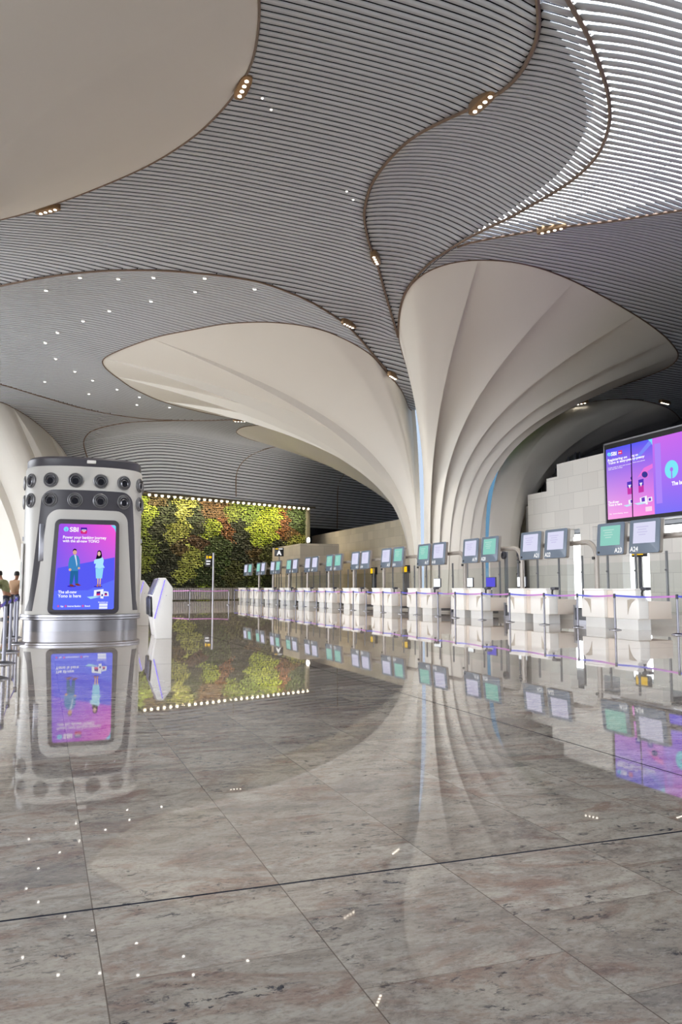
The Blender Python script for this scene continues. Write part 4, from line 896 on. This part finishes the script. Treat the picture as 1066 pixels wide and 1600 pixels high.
# glass screen behind the desks
gp = None
for k in range(NI):
    yc = Y0+DY*k+.35; lab = 'clear glass partition on slim posts behind the check-in island %s' % ISL[k]
    if gp is None:
        gp = thing('glass_partition', lab, 'glass partition', (18.5, yc, 0), 0, 'glass partitions behind the desks')
        for i in range(3):
            y = -DY/2+i*DY/3; MB().box(-.005, .005, y+.03, y+DY/3-.03, .35, 2.05+(.0)).build('pane', M['glass'], gp)
            p_ = MB().box(-.03, .03, y-.03, y+.03, 0, 2.35); pp = p_.build('post', M['greymet'], gp)
            cl = MB()
            for z in (.9, 1.75): cl.lathe([(.03, -.05), (.03, .05)], 10, Matrix.Translation((-.02, y, z)) @ Matrix.Rotation(math.pi/2, 4, 'X'))
            cl.build('clamp', M['steel'], pp)
        MB().box(-.06, .06, -DY/2, DY/2, 0, .35).build('base_rail', M['marble'], gp)
        q = gp
    else: q = copy_tree(gp); q.location = (18.5, yc, 0)
    q['label'] = lab
# small screens behind the desks
def back_screen(px, X, w, m, label, z=1.2):
    y = Yat(px, X); t = thing('desk_monitor', label, 'monitor', (X, y, 0))
    MB().box(.0, .06, -w/2, w/2, z, z+.42).build('casing', M['dark'], t, bevel=.01)
    MB().box(-.006, 0, -w/2+.02, w/2-.02, z+.02, z+.4).build('screen', m, t)
    MB().box(.02, .05, -.04, .04, 0, z).build('stand', M['greymet'], t)
EB = emit('screen_blue', (96, 90, 220), 1.); EW2 = emit('screen_white', (240, 246, 248), 1.3)
back_screen(683, 17.6, .7, EW2, 'white lit screen behind the desks under display A18'); back_screen(733, 17.6, .7, EW2, 'white lit screen behind the desks left of the blue one')
back_screen(767, 17.6, .75, EB, 'blue lit screen behind the desks under display A20'); back_screen(815, 17.6, .6, EW2, 'white lit screen behind the desks left of display A21')
# yellow lit signs behind the desks
def ysign(px, X, zt, label, pw=.3):
    y = Yat(px, X); t = thing('gate_sign', label, 'sign', (X, y, 0))
    MB().box(.0, .12, -pw, pw, 0, zt).build('post', M['dark'], t, bevel=.02)
    MB().box(-.06, .14, -.4, .4, zt, zt+.5).build('housing', M['black'], t, bevel=.02)
    MB().box(-.07, -.06, -.34, .34, zt+.08, zt+.42).build('face', M['yellow'], t)
ysign(583.5, 21., 2.05, 'black post with a yellow lit face behind display A14'); ysign(634, 21., 2.05, 'black post with a yellow lit face behind display A16'); ysign(1000, 24., 2.5, 'black post with a yellow lit face behind display A24', .05)
# speakers on back posts
for px, lab in ((790, 'left'), (815, 'right')):
    y = Yat(px, 19.); t = thing('loudspeaker', 'dark round loudspeaker post right of display A20, %s one of two' % lab, 'loudspeaker', (19., y, 0))
    MB().box(0, .12, -.06, .06, 0, 2.75).build('post', M['greymet'], t); MB().lathe([(.17, 0), (.17, .1), (.1, .12), (.06, .06)], 18, Matrix.Translation((0, 0, 2.6)) @ Matrix.Rotation(math.radians(-90), 4, 'Y')).build('speaker', M['dark'], t, smooth=True)
# ------------------------------------------------------------------ belt stanchions
def belt_mat():
    m = bpy.data.materials.new('printed_belt'); m.use_nodes = True; nt = m.node_tree; N = nt.nodes; L = nt.links
    tc = N.new('ShaderNodeTexCoord'); sp = N.new('ShaderNodeSeparateXYZ'); L.new(tc.outputs['Object'], sp.inputs[0])
    s = N.new('ShaderNodeMath'); s.operation = 'MULTIPLY'; s.inputs[1].default_value = .5; L.new(sp.outputs[1], s.inputs[0])
    r = N.new('ShaderNodeValToRGB'); L.new(s.outputs[0], r.inputs[0]); e = r.color_ramp.elements
    e[0].position = 0.; e[0].color = (*lin((206, 130, 200)), 1); e[1].position = 1.; e[1].color = (*lin((84, 92, 214)), 1); q = e.new(.45); q.color = (*lin((176, 120, 206)), 1); q = e.new(.6); q.color = (*lin((100, 100, 216)), 1)
    L.new(r.outputs[0], N['Principled BSDF'].inputs['Base Color']); N['Principled BSDF'].inputs['Roughness'].default_value = .5; return m
M['belt'] = belt_mat()
SB = MB().lathe([(.0, .0), (.17, .0), (.17, .012), (.12, .03), (.035, .045), (.0, .05)], 24, None, False)
st_proto = None
def stanchion(x, y, label, group, nxt=None):
    global st_proto
    if st_proto is None:
        st_proto = thing('belt_stanchion', label, 'stanchion', (x, y, 0), 0, group)
        SB.build('base', M['steel'], st_proto, smooth=True)
        MB().cyl(0, 0, .03, .93, .031, 14).build('post', mat('stanchion_steel', (112, 112, 120), .3, 1.), st_proto, smooth=True)
        MB().lathe([(.034, .9), (.037, .91), (.037, 1.0), (.03, 1.015), (.0, 1.02)], 16, None, False).build('belt_head', M['dark'], st_proto, smooth=True)
        t = st_proto
    else:
        t = st_proto.copy(); COL.objects.link(t); t.location = (x, y, 0)
        for ch in st_proto.children:
            if ch.name.startswith('belt') and not ch.name.startswith('belt_head'): continue
            c = ch.copy(); COL.objects.link(c); c.parent = t
        t['label'] = label; t['group'] = group
    if nxt:
        dx, dy = nxt[0]-x, nxt[1]-y; L_ = math.hypot(dx, dy); n = 10; vs = []; fs = []; ux, uy = dx/L_, dy/L_
        for i in range(n+1):
            f = .035/L_+(1-.07/L_)*i/n; z = .965-.03*math.sin(math.pi*i/n)
            for dz in (-.025, .025):
                for o_ in (-.002, .002): vs.append((dx*f-uy*o_, dy*f+ux*o_, z+dz))
        for i in range(n):
            a = i*4; b = a+4
            fs += [(a, b, b+2, a+2), (a+1, a+3, b+3, b+1), (a, a+1, b+1, b), (a+2, b+2, b+3, a+3)]
        bo = MB().add(vs, fs).build('belt', M['belt'], t)
    return t
ys = [16.33, 18.73, 20.42, 22.15, 24.2, 26.07, 28.13, 29.6, 31.6, 33.2, 35.29, 37.4, 39.2, 41.1, 43.6, 45.2, 47.6, 49.4, 51.8, 53.6, 56, 58, 60.4, 62.4, 64.6, 67.]
GRP = 'belt stanchions in front of the check-in desks'
pts = [(15.15, 14.4)]+[(15.15, y) for y in ys]
for i, p in enumerate(pts):
    stanchion(p[0], p[1], 'steel belt stanchion before the check-in desks, %s from the viewer' % ORD[i], GRP, pts[i+1] if i < len(pts)-1 else None)
pl = [(-.56, 11.6), (-.55, 13.88), (-.55, 16.28), (-.5, 18.6), (-.62, 20.9)]
for i, p in enumerate(pl):
    stanchion(p[0], p[1], 'steel belt stanchion in the row left of the tower, %s from the viewer' % ORD[i], 'belt stanchions left of the tower', pl[i+1] if i < len(pl)-1 else None)
fx = [tuple(on_floor(243, 944).xy), tuple(on_floor(296.5, 945.2).xy), tuple(on_floor(357.5, 945.2).xy)]
for i, p in enumerate(fx):
    stanchion(p[0], p[1], 'steel belt stanchion before the rail of the plant wall, %s from the white kiosks' % ORD[i], 'belt stanchions before the plant wall', fx[i+1] if i < len(fx)-1 else None)
# railing along the planted wall
rp = None
for i in range(7):
    a = gl.lerp(gr, .12*i-.0)+Vector((math.sin(ga), -math.cos(ga), 0))*1.6
    lab = 'grey bar railing panel at the foot of the plant wall, %s from the tower' % ORD[i]
    L_ = GW*.12
    if rp is None:
        rp = thing('railing_panel', lab, 'railing', (a.x, a.y, 0), ga, 'railing panels at the plant wall')
        MB().box(0, L_, -.03, .03, 1.08, 1.14).box(0, L_, -.03, .03, .08, .14).build('rail', M['steel2'], rp)
        b_ = MB()
        for q in range(13): b_.box(q*L_/13+.02, q*L_/13+.11, -.02, .02, .14, 1.08)
        b_.build('bars', mat('railing_pale_grey', (196, 196, 206), .4), rp); MB().box(-.04, .04, -.04, .04, 0, 1.16).box(L_-.05, L_-.01, -.04, .04, 0, 1.16).build('post', M['greymet'], rp); q_ = rp
    else: q_ = copy_tree(rp); q_.location = (a.x, a.y, 0)
    q_['label'] = lab
# ------------------------------------------------------------------ signs
x, y = at(333, 71.5); t = thing('direction_sign', 'tall grey pole with a small black direction sign before the plant wall', 'sign', (x, y, 0), -YAW)
MB().cyl(0, 0, 0, 4.25, .1, 14).build('pole', M['steel2'], t, smooth=True)
MB().box(-.72, -.1, -.06, .06, 3.0, 4.1).build('panel', M['black'], t, bevel=.02)
MB().box(-.42, -.16, -.07, -.06, 3.75, 3.95).build('symbol', M['yellow'], t); MB().box(-.62, -.5, -.07, -.06, 3.72, 3.98).build('symbol', M['yellow'], t)
MB().box(-.62, -.25, -.07, -.06, 3.45, 3.55).build('symbol', W_, t); MB().box(-.62, -.3, -.07, -.06, 3.2, 3.3).build('symbol', W_, t)
x, y = at(436, 69.5); t = thing('zone_sign', 'black square sign with a white letter A above the far desks', 'sign', (x, y, 0), -YAW)
MB().cyl(0, .06, 0, 4.6, .05, 10).build('pole', M['greymet'], t); MB().box(-.4, .4, -.05, .05, 3.85, 4.62).build('panel', M['black'], t, bevel=.02)
vs, fs = text_mb('A', .52, 'CENTER', .03); MB().add([(v.x, -.06, v.z+v.y+3.98) for v in vs], fs).build('lettering', W_, t)
MB().box(-.33, -.08, -.06, -.05, 4.46, 4.54).build('caption', M['yellow'], t); MB().box(-.04, .3, -.06, -.05, 4.46, 4.54).build('caption', W_, t)
# floodlight on the block
x, y = 20.95, 67.2; t = thing('floodlight', 'bright round floodlight on top of the beige block', 'floodlight', (21.6, 66.8, 5.0), .6)
MB().box(-.05, .05, -.05, .05, 0, .2).build('bracket', M['greymet'], t); hd = Matrix.Translation((0, 0, .3)) @ Matrix.Rotation(math.radians(96), 4, 'X') @ Matrix.Rotation(math.radians(0), 4, 'Y')
MB().lathe([(.1, -.2), (.24, 0), (.24, .02)], 18, hd, True).build('housing', M['greymet'], t, smooth=True)
MB().lathe([(.0, .025), (.22, .025)], 18, hd, False).build('lamp', emit('floodlight_white', (255, 244, 225), 40.), t)
# ------------------------------------------------------------------ big display on the right wall
SX = 28.15; ya, yb, ye = Yat(953.5, SX), Yat(1028, SX), 22.0; zb_, zt_ = 4.78, 8.55
ART[0] = 0
t = thing('video_wall', 'large video wall with violet and pink advert on the right wall', 'screen', (SX, ya, 0))
def lz(x, y): return (x, y)
LM = Matrix(((0, 0, -1, 0), (-1, 0, 0, 0), (0, 1, 0, 0), (0, 0, 0, 1)))      # local (x right, y up, thick) -> wall facing the hall
WL = ya-ye
MB().box(0, .35, -WL-.1, .12, zb_-.2, zt_+.28).build('casing', M['black'], t)
fr_ = MB().box(-.03, .1, .08, .16, zb_-.24, zt_+.32).box(-.03, .1, -WL-.1, .16, zt_+.26, zt_+.33).box(-.03, .1, -WL-.1, .16, zb_-.26, zb_-.2); fr_.build('frame', M['steel2'], t)
PW = ya-yb; PH = zt_-zb_
p1 = MB().prism([(.02, zb_), (PW, zb_), (PW, zt_), (.02, zt_)], .01, LM); p1 = p1.build('screen', emit_grad('advert_panel', (255, 176, 236), (254, 140, 226), (84, 88, 240), (96, 96, 246), 1.0), t)
uvmesh(p1, lambda c: (-c.y/PW, min(1., max(0., (c.z-zb_)/PH*1.35-.2))))
p2 = MB().prism([(PW, zb_), (WL, zb_), (WL, zt_), (PW, zt_)], .01, LM).build('screen', emit_grad('advert_panel_violet', (128, 120, 250), (140, 100, 250), (206, 112, 240), (200, 96, 240), 1.0), t)
uvmesh(p2, lambda c: ((-c.y-PW)/(WL-PW), (c.z-zb_)/PH))
QUAD = ((165, 300), (742, 170), (775, 1070), (195, 1140))
def led(xc, yc):
    u, v = .5, .5
    for _ in range(12):
        (x0, y0), (x1, y1), (x2, y2), (x3, y3) = QUAD
        X = (x0*(1-u)+x1*u)*(1-v)+(x3*(1-u)+x2*u)*v; Y = (y0*(1-u)+y1*u)*(1-v)+(y3*(1-u)+y2*u)*v
        ux, uy = (x1-x0)*(1-v)+(x2-x3)*v, (y1-y0)*(1-v)+(y2-y3)*v; vx, vy = (x3-x0)*(1-u)+(x2-x1)*u, (y3-y0)*(1-u)+(y2-y1)*u
        D = ux*vy-uy*vx; ex, ey = xc-X, yc-Y; u += (ex*vy-ey*vx)/D; v += (ux*ey-uy*ex)/D
    # undo the perspective compression along the wall
    xp = 953.5+(1028-953.5)*u
    return (ya-Yat(xp, SX), zt_-PH*v)
LA = lambda polys, name, rgb, s=1., base=None: art(None, base or p1, polys, name, rgb, s, LM, led)
def lw(s, x, y, h_, w_, sl, base=None, bold=.03):
    f = lambda a, b: led(a, b-(a-x)*sl)
    words(s, x, y, h_, w_, f, LM, base or p1, W_, .05, bold)
LA([[(742, 190), (742, 225), (560, 420), (500, 440), (700, 200)]], 'printed_shape', (128, 140, 250)); LA([[(690, 182), (742, 172), (744, 250), (728, 215)]], 'printed_shape', (120, 225, 255))
LA([[(748, 470), (749, 520), (560, 640), (640, 520)]], 'printed_shape', (236, 120, 226))
keyhole(214, 356, 22, led, LM, p1)
lw('SBI', 238, 374, 62, 70, .14); LA([[(322, 314), (368, 304), (372, 350), (326, 360)]], 'printed_shape', (226, 60, 120))
lw('yono', 328, 344, 24, 38, .14)
lw('Registering on', 200, 446, 42, 238, .2); lw('Yono is easy-pea', 204, 482, 42, 288, .2)
lw('ng on', 500, 386, 40, 74, .2); lw('sy-peasy', 504, 422, 40, 152, .2)
lw('Simple steps to open your account', 206, 530, 18, 284, .2, None, .01); lw('Get started today', 206, 550, 18, 176, .2, None, .01); lw('from your phone', 510, 462, 18, 150, .2, None, .01)
LA([[(432, 690), (496, 676), (500, 830), (440, 838)], [(572, 664), (636, 650), (640, 806), (576, 818)]], 'printed_shape', (200, 60, 170)); LA([[(432, 690), (496, 676), (498, 750), (435, 756)], [(572, 664), (636, 650), (638, 726), (574, 736)]], 'printed_shape', (84, 60, 190))
LA([[(446, 726), (484, 720), (466, 770)], [(586, 700), (622, 694), (606, 746)]], 'printed_shape', (245, 240, 255))
LA([circ(652, 600, 44)], 'printed_shape', (240, 120, 220)); LA([circ(652, 600, 37)], 'printed_shape', (60, 60, 150)); LA([[(474, 640), (494, 610), (495, 650), (484, 664)]], 'printed_shape', (60, 60, 150))
LA([[(450, 905), (500, 890), (502, 945), (456, 955)], [(590, 880), (676, 850), (690, 930), (600, 950)], [(690, 876), (742, 862), (746, 915), (696, 926)], [(660, 905), (686, 900), (690, 955), (664, 955)]], 'printed_shape', (246, 244, 255))
LA([[(390, 968), (456, 955), (502, 962), (430, 986)], [(520, 945), (600, 930), (680, 940), (570, 962)]], 'printed_shape', (200, 230, 250))
LA([[(612, 878), (652, 868), (656, 918), (616, 926)], [(700, 884), (728, 876), (732, 908), (704, 914)], [(476, 904), (500, 898), (501, 936), (480, 940)]], 'printed_shape', (110, 60, 190))
lw('The all-new', 208, 950, 40, 132, .12); lw('Yono is here', 208, 982, 40, 170, .12)
lw('App   Internet Banking   Branch', 222, 1080, 22, 230, .1, None, .01)
LA([[(662, 985), (742, 975), (744, 1030), (664, 1040)]], 'printed_shape', (252, 214, 244))
LA([[(476, 232), (488, 230), (512, 1108), (500, 1110)]], 'printed_shape', (20, 14, 40))
# emblem and caption on the violet panel
def pp(x, y): return (x, y)
yk = Yat(1057.5, SX); kz = zb_+PH*.545; kx = ya-yk
LA([], 'printed_shape', (0, 0, 0)) if False else None
MB().prism([(PW+.15, zb_+.5), (PW+.55, zb_+.5), (PW+.55, zt_-.3), (PW+.15, zt_-.3)], .002, LM @ Matrix.Translation((0, 0, .012))).build('printed_shape', emit('violet_band', (176, 136, 252), 1.), p2)
kh = [(kx, kz)]
def keyhole2(cx, cy, r):
    hr, hw = r*.24, r*.09; pts = []; a0 = math.asin(hw/r); b0 = math.asin(hw/hr)
    for i in range(49):
        a = -math.pi/2+a0+(math.tau-2*a0)*i/48; pts.append((cx+r*math.cos(a), cy+r*math.sin(a)))
    for i in range(21):
        a = -math.pi/2-b0-(math.tau-2*b0)*i/20; pts.append((cx+hr*math.cos(a), cy+hr*math.sin(a)))
    MB().prism(pts, .002, LM @ Matrix.Translation((0, 0, .03))).build('emblem', emit('emblem_cyan_large', (128, 232, 250), 1.), p2)
keyhole2(kx, kz, .44)
vs, fs = text_mb('The banker to every Indian', .26, 'LEFT', .01); MB().add([LM @ Vector((v.x+kx-.02, v.y+kz-.78, .03)) for v in vs], fs).build('lettering', W_, p2)
# ------------------------------------------------------------------ ceiling lamps
def tangent(p):
    best = None
    for P in list(TRIM.values())+[[tuple(q) for q in R_] for R_ in RIMP.values()]:
        for a, b in zip(P[:-1], P[1:]):
            mx_, my_ = (a[0]+b[0])/2, (a[1]+b[1])/2; d = (mx_-p[0])**2+(my_-p[1])**2
            if best is None or d < best[0]: best = (d, math.atan2(b[1]-a[1], b[0]-a[0]), mx_, my_)
    return best
LN = ['on the rim of the top left column head', 'on the upper bend of the S-shaped bronze trim', 'on the lower bend of the S-shaped bronze trim', 'on the trim above the left column head', 'near the point where the slats narrow into the column',
      'at the lower edge of the top left column head', 'on the trim between skylight and violet ceiling', 'under the rim of the right column head', 'at the tip of the rear right column head', 'beside the green groove of the column', 'under the far small column head', 'at the end of the left ceiling trim']
lp = None
for i, p in enumerate(LAMPS):
    bt = tangent(p); sc_ = 1. if i not in (3, 4) else .9
    if lp is None:
        lp = thing('ceiling_light', '', 'ceiling light', (0, 0, 0), 0, 'boat-shaped four-lamp ceiling lights')
        hull = [(.62*math.copysign(abs(math.cos(a))**.8, math.cos(a)), .19*math.copysign(abs(math.sin(a))**.6, math.sin(a))) for a in [q*math.tau/28 for q in range(28)]]
        MB().prism(hull, .26, Matrix.Translation((0, 0, -.14))).build('housing', mat('bronze_housing', (150, 122, 92), .3, .7), lp, bevel=.02)
        for q in range(4):
            MB().lathe([(.06, -.155), (.06, -.13)], 16, Matrix.Translation((-.39+.26*q, 0, 0))).build('lamp', M['lamp'], lp)
        t = lp
    else: t = copy_tree(lp)
    t.location = (p[0], p[1], p[2]-.02); t.rotation_euler = (0, 0, bt[1]); t['label'] = 'bronze four-lamp ceiling light '+LN[i]
dp = None
DS = sorted(DOTS, key=lambda p: (ray(533).xy.angle_signed(Vector(p[:2])) if False else math.atan2(p[0], p[1])))
for i, p in enumerate(DS):
    lab = 'small round downlight in the slatted ceiling, %s from the left' % ORD[i]
    if dp is None:
        dp = thing('downlight', lab, 'downlight', (0, 0, 0), 0, 'small downlights in the slatted ceiling')
        MB().lathe([(.11, -.03), (.11, .05)], 16).build('ring', M['white'], dp); MB().lathe([(.065, -.04), (.065, -.028)], 14).build('lamp', M['dot'], dp); t = dp
    else: t = copy_tree(dp)
    t.location = (p[0], p[1], p[2]-.02); t['label'] = lab
    if p[1] < 35: t.scale = (.5, .5, .5)
# ------------------------------------------------------------------ people
def skin_mesh(name, joints, bones, m, parent, sub=2, root=0):
    me = bpy.data.meshes.new(name); me.from_pydata([j[:3] for j in joints], bones, []); o = bpy.data.objects.new(name, me); COL.objects.link(o)
    md = o.modifiers.new('skin', 'SKIN'); md.use_smooth_shade = True
    for i, j in enumerate(joints):
        sv = me.skin_vertices[0].data[i]; r = j[3]; sv.radius = r if isinstance(r, tuple) else (r, r); sv.use_root = (i == root)
    ss = o.modifiers.new('sub', 'SUBSURF'); ss.levels = sub; ss.render_levels = sub
    dg = bpy.context.evaluated_depsgraph_get(); nm_ = bpy.data.meshes.new_from_object(o.evaluated_get(dg)); o.modifiers.clear(); o.data = nm_; nm_.name = name
    nm_.materials.clear(); nm_.materials.append(m); nm_.polygons.foreach_set('use_smooth', [True]*len(nm_.polygons)); o.parent = parent; return o
def person(label, loc, rz, shirt, trous, lean, armf, cap):
    """standing figure facing -Y in its own frame, leaning forward by lean"""
    t = thing('person', label, 'person', loc, rz)
    L_ = lambda z, f=1.: -(max(0, z-.95))*lean*f
    sh = [(0, L_(.95), .95), (0, L_(1.15), 1.15), (0, L_(1.38), 1.38), (0, L_(1.46), 1.46), (0, L_(1.52)-.01, 1.52)]
    J = [(0, 0, .95, (.15, .11)), (0, L_(1.15), 1.15, (.14, .1)), (0, L_(1.36), 1.36, (.16, .11)), (0, L_(1.47), 1.47, .06), (0, L_(1.53)-.02, 1.53, .055), (0, L_(1.6)-.03, 1.61, (.075, .09)), (0, L_(1.68)-.03, 1.7, (.07, .085))]
    Bn = [(0, 1), (1, 2), (2, 3), (3, 4), (4, 5), (5, 6)]
    for s in (-1, 1):
        n = len(J)
        a = armf if s < 0 else armf*.55
        el = (s*.26, L_(1.38)-.12*a, 1.12+.06*a); wr = (s*.22, L_(1.38)-.36*a, 1.02+.14*a)
        J += [(s*.18, L_(1.38), 1.39, .065), (*el, .045), (*wr, .032), (wr[0]*.98, wr[1]-.05, wr[2]-.03, (.04, .02))]
        Bn += [(2, n), (n, n+1), (n+1, n+2), (n+2, n+3)]
        for q in range(5):
            b = len(J); ox = (q-2)*.018; ln_ = (.05, .075, .085, .078, .06)[q]
            if q == 0: J += [(wr[0]-s*.045, wr[1]-.06, wr[2]-.02, .011), (wr[0]-s*.055, wr[1]-.10, wr[2]-.035, .009)]
            else: J += [(wr[0]+ox, wr[1]-.085, wr[2]-.045, .010), (wr[0]+ox*1.2, wr[1]-.085-ln_*.8, wr[2]-.055-ln_*.5, .008)]
            Bn += [(n+3, b), (b, b+1)]
        n = len(J)
        J += [(s*.1, 0, .86, .1), (s*.11, -.02, .5, .065), (s*.11, .02, .1, .042), (s*.12, -.1, .035, (.04, .03)), (s*.125, -.18, .03, (.035, .022))]
        Bn += [(0, n), (n, n+1), (n+1, n+2), (n+2, n+3), (n+3, n+4)]
    body = skin_mesh('body', J, Bn, M['skin'], t)
    SJ = [(0, 0, .93, (.175, .135)), (0, L_(1.15), 1.15, (.165, .125)), (0, L_(1.36), 1.36, (.185, .135)), (0, L_(1.46), 1.45, .085)]; SBn = [(0, 1), (1, 2), (2, 3)]
    for s in (-1, 1):
        a = armf if s < 0 else armf*.55; n = len(SJ)
        el = (s*.26, L_(1.38)-.12*a, 1.12+.06*a); wr = (s*.228, L_(1.38)-.3*a, 1.04+.12*a)
        SJ += [(s*.19, L_(1.38), 1.39, .085), (*el, .064), (*wr, .05)]; SBn += [(2, n), (n, n+1), (n+1, n+2)]
    skin_mesh('shirt', SJ, SBn, shirt, t)
    TJ = [(0, 0, .97, (.165, .125))]; TBn = []
    for s in (-1, 1):
        n = len(TJ); TJ += [(s*.1, 0, .84, .12), (s*.11, -.02, .5, .085), (s*.11, .02, .1, .068)]; TBn += [(0, n), (n, n+1), (n+1, n+2)]
    skin_mesh('trousers', TJ, TBn, trous, t)
    hy = L_(1.66)-.02
    MB().lathe([(.0, .12), (.06, .11), (.093, .06), (.1, .0), (.097, -.05)], 18, Matrix.Translation((0, hy+.012, 1.70)), False).build('hair' if not cap else 'cap', M['hair'], t, smooth=True)
    # facial features
    fy_ = L_(1.6)-.03-.088
    MB().lathe([(.0, .03), (.012, .015), (.014, 0)], 8, Matrix.Translation((0, fy_, 1.635)) @ Matrix.Rotation(math.radians(100), 4, 'X'), False).build('nose', M['skin'], t)
    e_ = MB()
    for s in (-1, 1): e_.lathe([(.0, -.006), (.011, 0), (.0, .006)], 8, Matrix.Translation((s*.03, fy_+.006, 1.675)), False)
    e_.build('eyes', M['hair'], t); MB().box(-.022, .022, fy_-.002, fy_+.02, 1.588, 1.598).build('mouth', mat('lips', (120, 70, 62), .6), t)
    r_ = MB()
    for s in (-1, 1): r_.lathe([(.0, -.035), (.016, 0), (.0, .035)], 8, Matrix.Translation((s*.083, L_(1.6)-.02, 1.65)), False)
    r_.build('ears', M['skin'], t)
    for s in (-1, 1):
        MB().lathe([(.0, .0), (.055, .0), (.05, .06), (.0, .08)], 14, Matrix.Translation((s*.122, -.09, 0)) @ Matrix.Diagonal((.85, 2.3, 1, 1)), False).build('shoe', M['black'], t, smooth=True)
    return t
px_, py_ = at(22.5, 31.); person('person in a tan shirt and dark trousers seen from behind, at the left', (px_, py_, 0), math.radians(150), M['tan'], M['navy'], .18, .8, True)
px_, py_ = at(12.5, 30.2); person('person in a patterned green shirt leaning forward with an arm stretched out', (px_, py_, 0), math.radians(-120), M['camo'], M['navy'], .5, 1.2, False)
# ------------------------------------------------------------------ daylight and lamps
wd = bpy.data.worlds.new('world'); SC.world = wd; wd.use_nodes = True; N = wd.node_tree.nodes; L = wd.node_tree.links
bg = N['Background']; tc = N.new('ShaderNodeTexCoord'); sp = N.new('ShaderNodeSeparateXYZ'); L.new(tc.outputs['Generated'], sp.inputs[0])
rp_ = N.new('ShaderNodeValToRGB'); L.new(sp.outputs[2], rp_.inputs[0]); e = rp_.color_ramp.elements
e[0].position = .0; e[0].color = (.95, .97, 1, 1); e[1].position = .9; e[1].color = (.82, .9, 1, 1)
L.new(rp_.outputs[0], bg.inputs[0]); bg.inputs[1].default_value = SKY
def portal(name, loc, rot, sx, sy):
    l = bpy.data.lights.new(name, 'AREA'); l.shape = 'RECTANGLE'; l.size = sx; l.size_y = sy; l.cycles.is_portal = True
    o = bpy.data.objects.new(name, l); COL.objects.link(o); o.location = loc; o.rotation_euler = rot
portal('daylight_portal', (-18.8, 31, 7.5), (0, math.radians(-90), 0), 15, 94)
portal('daylight_portal', (5, -15.7, 3.0), (math.radians(90), 0, 0), 46, 6.)
portal('daylight_portal', (16, 18, 18.5), (0, 0, 0), 20, 28)
def area(name, loc, tgt, sx, sy, pw, rgb):
    l = bpy.data.lights.new(name, 'AREA'); l.shape = 'RECTANGLE'; l.size = sx; l.size_y = sy; l.energy = pw; l.color = lin(rgb)
    o = bpy.data.objects.new(name, l); COL.objects.link(o); o.location = loc; o.rotation_euler = (Vector(tgt)-Vector(loc)).to_track_quat('-Z', 'Y').to_euler(); return o
nrm = Vector((math.sin(ga), -math.cos(ga), 0)); mid = (gl+gr)/2
for f_ in (.12, .37, .62, .87):
    p = gl.lerp(gr, f_)+nrm*1.0; q = gl.lerp(gr, f_)
    o = area('wall_washer', (p.x, p.y, GH+.0), (q.x, q.y, GH-4.2), 4.6, .3, WASH, (255, 238, 200)); o.rotation_euler.z = o.rotation_euler.z
for f_ in (.15, .5, .85):     # canopy lamps washing the slats above the plant wall
    p = gl.lerp(gr, f_)-nrm*.2; area('canopy_uplight', (p.x, p.y, GH+.4), (p.x-nrm.x*3, p.y-nrm.y*3, GH+4.5), 6., .2, UPW, (255, 246, 232))
for i, p in enumerate(LAMPS):   # beams of the four-lamp ceiling lights
    l = bpy.data.lights.new('ceiling_light_beam', 'SPOT'); l.energy = BEAM; l.spot_size = math.radians(95); l.spot_blend = .8; l.shadow_soft_size = .3; l.color = lin((255, 246, 232))
    o = bpy.data.objects.new('ceiling_light_beam', l); COL.objects.link(o); o.location = (p[0], p[1], p[2]-.6)
for i, p in enumerate(DOTS):
    l = bpy.data.lights.new('downlight_beam', 'SPOT'); l.energy = DOTW*(.25 if p[1] < 35 else 1.); l.spot_size = math.radians(85); l.spot_blend = .9; l.shadow_soft_size = .1; l.color = lin((255, 248, 236))
    o = bpy.data.objects.new('downlight_beam', l); COL.objects.link(o); o.location = (p[0], p[1], p[2]-.12)
SC.cycles.use_denoising = True
try: SC.cycles.denoiser = 'OPENIMAGEDENOISE'
except Exception: pass
SC.cycles.max_bounces = 8; SC.cycles.diffuse_bounces = 5; SC.cycles.glossy_bounces = 4; SC.cycles.transparent_max_bounces = 12
SC.cycles.sample_clamp_indirect = 6.; SC.cycles.caustics_reflective = False; SC.cycles.caustics_refractive = False
SC.view_settings.view_transform = 'Standard'; SC.view_settings.look = 'None'; SC.view_settings.gamma = 1.; SC.view_settings.exposure = EXPO
